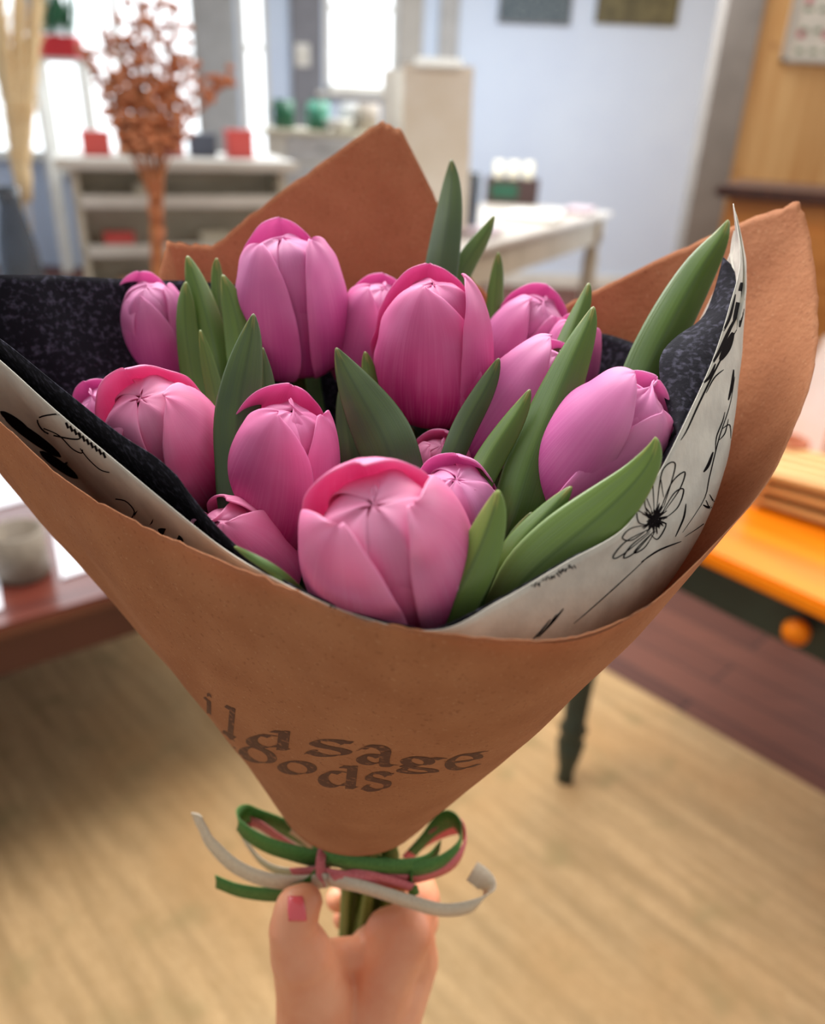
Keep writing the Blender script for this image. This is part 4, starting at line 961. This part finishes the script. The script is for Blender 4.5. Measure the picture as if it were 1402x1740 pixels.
# stems, sprigs and leaves
for q_, w_ in [([(1249, 640), (1240, 690), (1222, 745), (1206, 810), (1196, 850), (1160, 905)], 1.8), ([(1247, 628), (1244, 655), (1238, 680)], 5), ([(1212, 768), (1204, 790), (1196, 802)], 5), ([(1226, 730), (1240, 722), (1242, 745)], 2),
              ([(1222, 748), (1232, 736), (1238, 712)], 2), ([(1216, 765), (1218, 742), (1228, 716), (1232, 700)], 2), ([(1166, 856), (1162, 880), (1148, 912)], 3), ([(1220, 866), (1196, 890), (1164, 912)], 1.6), ([(1195, 858), (1206, 862), (1218, 852)], 4),
              ([(1200, 850), (1210, 870), (1216, 846), (1222, 860)], 3), ([(1206, 840), (1214, 852), (1222, 842)], 2.5), ([(958, 1034), (940, 1056), (916, 1082)], 3.4), ([(946, 1044), (930, 1066), (912, 1084)], 2.2), ([(936, 1052), (920, 1072), (906, 1086)], 2.6),
              ([(1158, 920), (1120, 935), (1090, 955)], 3), ([(1104, 944), (1060, 985), (1010, 1030), (975, 1060)], 1.6),
              ([(1252, 560), (1236, 590), (1210, 640), (1186, 690), (1168, 730), (1157, 748)], 3.2), ([(1256, 530), (1240, 560), (1222, 598), (1204, 628)], 6), ([(1260, 480), (1256, 510), (1247, 545)], 9), ([(1250, 500), (1240, 540), (1225, 570)], 5),
              ([(1246, 565), (1236, 590), (1224, 612)], 13), ([(1230, 628), (1214, 642), (1200, 668)], 2.4), ([(1216, 618), (1206, 640), (1194, 652)], 5), ([(1262, 480), (1262, 520), (1257, 556)], 7)]:
    stroke(pr, BW, q_, taper(w_), n=18)
for k in range(34):
    x_ = 905 + k * 2.1 + rng.uniform(-2, 2); y_ = 992 - (x_ - 905) * 0.52 + rng.uniform(0, 5)
    stroke(pr, BW, [(x_, y_), (x_ + rng.uniform(-4, 5), y_ + rng.uniform(1, 7))], 1.8, n=3)
# left side scroll and blotches
for q_, w_ in [([(120, 706), (92, 704), (64, 712), (76, 734), (110, 744), (134, 746), (136, 736)], 2.6), ([(74, 728), (100, 740), (122, 762), (138, 770), (140, 764)], 2.0), ([(136, 762), (150, 780), (170, 798), (186, 803)], 1.8)]:
    stroke(pr, BW, q_, w_, n=26)
for k in range(10): stroke(pr, BW, [(112 + k * 7, 718 + k * 5.6), (116 + k * 7, 728 + k * 5.6)], 4, n=3)
for (x_, y_, a, b, r_) in [(132, 800, 28, 13, .35), (165, 835, 34, 14, .5), (244, 880, 17, 14, .5), (290, 910, 24, 8, .45), (55, 742, 60, 9, .62), (100, 790, 40, 8, .62), (25, 716, 30, 7, .6)]:
    stroke(pr, BW, [(x_ - a * cos(r_), y_ - a * sin(r_)), (x_ + a * cos(r_), y_ + a * sin(r_))], lambda t, b=b: 2 * b * sqrt(max(0.01, 1 - (2 * t - 1) ** 2)), n=16)
stroke(pr, BW, [(196, 848), (214, 852), (228, 868), (224, 880)], 2, n=10)
for (x_, y_) in ((466, 981), (474, 983), (560, 1030), (567, 1033)): stroke(pr, BW, [(x_, y_), (x_ + 5, y_ + 2)], 3, n=3)
pr.build('printed_flowers', inkm, wo)

# lettering stamped on the kraft: high contrast letters, thick down strokes and hairline tops
def arc(cx_, cy_, rx, ry_, a0, a1, n=10): return [(cx_ + rx * cos(radians(a0 + (a1 - a0) * k / n)), cy_ + ry_ * sin(radians(a0 + (a1 - a0) * k / n))) for k in range(n + 1)]
G = {   # unit box: x right, y up, x-height 0.7
 'i': [[(.5, .68), (.5, 0)], [(.3, .66), (.5, .66)], [(.25, .02), (.75, .02)], [(.5, .98), (.52, .86)]],
 'l': [[(.5, 1), (.5, 0)], [(.25, .97), (.5, .97)], [(.22, .03), (.78, .03)]],
 'o': [arc(.5, .42, .40, .40, 90, 450, 22)],
 'd': [arc(.38, .35, .30, .34, 60, 330, 16), [(.76, 1.0), (.76, 0)], [(.55, .97), (.76, .97)], [(.76, .03), (.95, .03)]],
 'a': [arc(.42, .62, .28, .30, 150, 10, 10), [(.70, .66), (.70, .05), (.95, .02)], arc(.40, .24, .26, .22, 40, 330, 12), [(.10, .66), (.18, .72)]],
 's': [[(.84, .80), (.62, .98), (.28, .92), (.22, .70), (.50, .54), (.80, .38), (.74, .08), (.36, .0), (.12, .16)], [(.80, .74), (.88, .86)], [(.08, .10), (.16, .26)]],
 'S': [[(.86, .82), (.66, .98), (.30, .96), (.14, .76), (.34, .58), (.66, .46), (.88, .28), (.72, .06), (.36, .0), (.08, .18)], [(.82, .76), (.90, .92)], [(.04, .08), (.12, .28)]],
 'g': [arc(.42, .70, .28, .26, 0, 360, 16), [(.26, .46), (.16, .34), (.40, .28), (.78, .24), (.84, .08), (.50, -.06), (.14, .0), (.16, .18), (.34, .28)], [(.64, .86), (.82, 1.0), (1.0, .96)]],
 'e': [[(.14, .44), (.82, .60), (.80, .86), (.52, .94), (.22, .78), (.12, .46), (.26, .12), (.58, .04), (.90, .26)], [(.60, .94), (.98, 1.06)]],
 'G': [arc(.5, .5, .42, .48, 50, 310, 18), [(.88, .42), (.88, .06)], [(.60, .42), (.98, .42)]],
}
sm = MB()
def glyph(ch, ox, oy, xv, yv, th=0.25, thin=0.13):
    for q_ in G[ch]:
        pts = [(ox + xv[0] * x + yv[0] * y, oy + xv[1] * x + yv[1] * y) for x, y in q_]
        n = len(pts) * 3 if len(pts) > 6 else len(pts) * 6
        S = catmull(pts, n) if len(pts) > 2 else [tuple(pts[0][k] + (pts[1][k] - pts[0][k]) * t / n for k in (0, 1)) for t in range(n + 1)]
        # a broad nib held level: full width on the down strokes, a hairline across
        px_, py_ = (xv[0] * th + yv[0] * thin) / 2, (xv[1] * th + yv[1] * thin) / 2
        prev = None
        for s_ in S:
            row = [cast(BK, s_[0] + px_ * k, s_[1] + py_ * k + yv[1] * thin * (1 - abs(k)) * 0.5, 0.0004) for k in (-1, -.5, 0, .5, 1)]
            if any(r_ is None for r_ in row) or any((a - b).length > 0.012 for a, b in zip(row, row[1:])): prev = None; continue
            row = [sm.bm.verts.new(r_) for r_ in row]
            if prev and (prev[2].co - row[2].co).length < 0.02:
                for a in range(4): sm.bm.faces.new((prev[a], prev[a + 1], row[a + 1], row[a]))
            prev = row
glyph('i', 340, 1204, (30, 30), (0, -40)); glyph('l', 372, 1240, (38, 22), (4, -46)); glyph('d', 420, 1268, (78, 8), (4, -30))
glyph('S', 522, 1283, (76, 4), (2, -27)); glyph('a', 603, 1297, (72, 6), (4, -34)); glyph('g', 674, 1310, (72, 6), (8, -26)); glyph('e', 752, 1309, (62, -2), (10, -27))
glyph('G', 366, 1256, (36, 26), (2, -20)); glyph('o', 406, 1288, (62, 16), (2, -30)); glyph('o', 472, 1313, (64, 6), (2, -26)); glyph('d', 542, 1335, (70, 6), (4, -36)); glyph('s', 614, 1344, (54, -2), (2, -30))
stm = sm.build('stamped_lettering', stampm, ko)
# the overlap line of the kraft sheet
lm = MB(); stroke(lm, BK, [(900, 1090), (960, 1089), (1030, 1070), (1110, 1024)], taper(2.5), n=24); lm.build('overlap_crease', mat('crease brown', srgb(96, 56, 34), 0.8), ko)

# ================================================================== RIBBONS
def strip(parent, name, pts, m_, wmm=10.5, tilt=0.0, n=40):
    S = [Vector(s) for s in catmull([P(*q_[:3]) for q_ in pts], n)]; tw = [q_[3] if len(q_) > 3 else tilt for q_ in pts]; TW = catmull([(t,) for t in tw], n)
    g = [[], [], []]
    for j, p_ in enumerate(S):
        t = (S[min(j + 1, n)] - S[max(j - 1, 0)]).normalized(); a = (AX - t * AX.dot(t)).normalized(); b = t.cross(a)
        q2 = a * cos(TW[j][0]) + b * sin(TW[j][0])
        for i in range(3): g[i].append(p_ + q2 * (wmm / 1000 * (i - 1) / 2) + b * (0.0006 if i == 1 else 0))
    o = MB().grid(g).build(name, m_, parent, True, recalc=False); solid(o, 0.0004); return o
rg = empty('ribbon', 'green ribbon tied in a bow around the neck of the bouquet', 'ribbon', 'ribbons tying the bouquet', loc=(0, 0, 0))
strip(rg, 'band', [(535, 1446, .382), (560, 1458, .370), (620, 1468, .363), (680, 1472, .364), (722, 1466, .374), (745, 1445, .392)], rib_g)
strip(rg, 'bow_loop', [(548, 1462, .374), (500, 1450, .372), (450, 1434, .374), (412, 1410, .380), (404, 1392, .386), (425, 1386, .394), (480, 1404, .396), (530, 1432, .394)], rib_g, wmm=12.5)
strip(rg, 'bow_loop', [(640, 1466, .369), (700, 1476, .368), (745, 1466, .372), (778, 1440, .378), (782, 1408, .386), (764, 1392, .394), (735, 1412, .400), (700, 1450, .398)], rib_g)
strip(rg, 'tail', [(550, 1480, .370), (520, 1508, .372), (470, 1520, .376), (410, 1514, .380), (366, 1498, .383)], rib_g)
strip(rg, 'tail', [(700, 1478, .369), (700, 1500, .371), (704, 1520, .376)], rib_g, wmm=5)
rp = empty('ribbon', 'pink ribbon in the bow, just below the green one', 'ribbon', 'ribbons tying the bouquet', loc=(0, 0, 0))
strip(rp, 'band', [(500, 1488, .378), (545, 1486, .372), (590, 1492, .369), (640, 1496, .368), (690, 1498, .371)], rib_p)
strip(rp, 'bow_loop', [(560, 1478, .376), (500, 1442, .384), (445, 1404, .392), (422, 1394, .397), (470, 1410, .402), (535, 1440, .400)], rib_p, wmm=7)
strip(rp, 'bow_loop', [(660, 1494, .372), (720, 1486, .374), (770, 1466, .380), (790, 1432, .388), (782, 1404, .396), (758, 1410, .402), (720, 1430, .402), (690, 1460, .400)], rib_p)
strip(rp, 'knot', [(549, 1440, .372), (545, 1462, .3675), (545, 1484, .3675), (550, 1500, .371)], rib_p, wmm=4.5, tilt=1.4)
strip(rp, 'fold', [(566, 1492, .370), (610, 1484, .367), (650, 1492, .366), (700, 1508, .369)], rib_p, wmm=6)
rw = empty('ribbon', 'cream ribbon with long loose tails hanging from the bow', 'ribbon', 'ribbons tying the bouquet', loc=(0, 0, 0))
strip(rw, 'tail', [(556, 1496, .371), (505, 1500, .370), (450, 1494, .368), (400, 1472, .366), (362, 1436, .364), (344, 1406, .363), (334, 1384, .362)], rib_w, wmm=11)
strip(rw, 'tail', [(556, 1494, .372), (620, 1508, .369), (690, 1530, .368), (750, 1546, .370), (800, 1540, .372), (828, 1516, .376, 0.5), (822, 1496, .378, 0.9), (802, 1480, .380, 0.9)], rib_w, wmm=10)
strip(rw, 'bow_loop', [(556, 1476, .374), (490, 1482, .380), (450, 1468, .386), (424, 1440, .392), (408, 1412, .396)], rib_w, wmm=6)
strip(rw, 'bow_loop', [(556, 1466, .378), (510, 1420, .390), (470, 1398, .398), (430, 1400, .402), (460, 1420, .405), (530, 1440, .402)], rib_w, wmm=8)

# ================================================================== THE HAND
hm = bmesh.new()
def cap(a, b, ra, rb, n=14):
    """tapered round ended limb segment"""
    d = (b - a); L_ = d.length; z = d.normalized(); x = z.orthogonal().normalized(); y = z.cross(x)
    prof = []
    for k in range(7): t = pi / 2 * k / 6; prof.append((-ra * cos(t), ra * sin(t)))
    for k in range(1, 7): prof.append((L_ * k / 6, ra + (rb - ra) * k / 6))
    for k in range(1, 7): t = pi / 2 * k / 6; prof.append((L_ + rb * sin(t), rb * cos(t)))
    rings = [[hm.verts.new(a + z * h + x * (max(r, 1e-5) * cos(2 * pi * i / n)) + y * (max(r, 1e-5) * sin(2 * pi * i / n))) for i in range(n)] for h, r in prof]
    for p_, q_ in zip(rings, rings[1:]):
        for i in range(n): hm.faces.new((p_[i], p_[(i + 1) % n], q_[(i + 1) % n], q_[i]))
    hm.faces.new(rings[0][::-1]); hm.faces.new(rings[-1])
def chain(pts, rad):
    for a, b, r1, r2 in zip(pts, pts[1:], rad, rad[1:]): cap(a, b, r1, r2)
elbow1 = P(640, 2150, .40); wr = P(583, 1775, .392)
# forearm, two strands make it wider than deep
chain([elbow1 + E1 * .012, wr + E1 * .009], [.034, .0205]); chain([elbow1 - E1 * .012, wr - E1 * .009], [.034, .0215])
# palm and web
chain([wr - E1 * .012, P(535, 1690, .380), P(512, 1622, .368)], [.0215, .0190, .0140])       # ball of the thumb
chain([P(512, 1622, .368), P(497, 1580, .362), P(505, 1545, .362)], [.0150, .0112, .0108])     # thumb
chain([P(505, 1545, .362), P(517, 1533, .363)], [.0108, .0088])
chain([wr, P(600, 1680, .399), P(640, 1620, .399)], [.022, .020, .0150])                         # palm centre
chain([wr + E1 * .010, P(655, 1650, .388), P(695, 1585, .386)], [.019, .0155, .0120])            # towards index knuckle
chain([P(530, 1640, .372), P(572, 1622, .385), P(640, 1618, .392), P(685, 1590, .389)], [.0110, .0080, .0085, .011])   # web of skin between thumb and finger
DN = -AX
kn1 = P(694, 1572, .388)
def finger(k, off, r, ln):
    o_ = DN * off
    a = kn1 + o_ + RT * (-0.002 * k)
    pts = [a, P(720, 1530, .412) + o_, P(712, 1500, .436) + o_, P(650, 1488, .446) + o_, P(650 - ln, 1494, .440) + o_]
    chain([a - RT * 0.01 + DN * 0.006 - fwd * 0.0] + pts, [r * 1.35, r * 1.25, r * 1.05, r, r * .95, r * .85])
for k, (off, r, ln) in enumerate(((0.0, .0088, 60), (.0185, .0090, 75), (.037, .0084, 65), (.054, .0072, 45))): finger(k, off, r, ln)
chain([wr + E1 * .014, kn1 + DN * .03, kn1 + DN * .012], [.021, .017, .014]); chain([wr + E1 * .012 + fwd * .012, kn1 + DN * .054], [.018, .013]); chain([wr + fwd * .014, kn1 + DN * .04 - RT * .02], [.02, .016])
me = bpy.data.meshes.new('hand_raw'); hm.to_mesh(me); hm.free()
raw = bpy.data.objects.new('hand_raw', me); COL.objects.link(raw)
md = raw.modifiers.new('r', 'REMESH'); md.mode = 'VOXEL'; md.voxel_size = 0.0016
md = raw.modifiers.new('s', 'SMOOTH'); md.iterations = 9; md.factor = 0.6
dg = bpy.context.evaluated_depsgraph_get(); dg.update()
me2 = bpy.data.meshes.new_from_object(raw.evaluated_get(dg)); bpy.data.objects.remove(raw)
hand = link('person', me2, None, None, True); me2.materials.clear(); me2.materials.append(skin)
tag(hand, 'hand of a person, with a coral painted thumbnail, gripping the stems below the bow', 'person')
# thumbnail
HB = bvh(hand); nb = MB(); g = []
for i in range(9):
    row = []
    for j in range(9):
        u, v = -1 + i / 4, -1 + j / 4
        h = cast(HB, 504 + u * 15 * (1 - .2 * max(0, v)) - v * 2, 1544 - v * 21, 0.0006)
        row.append(h if h is not None else P(504, 1544, .352))
    g.append(row)
no = nb.grid(g).build('thumbnail', nailm, hand, True, recalc=False); solid(no, 0.0006)
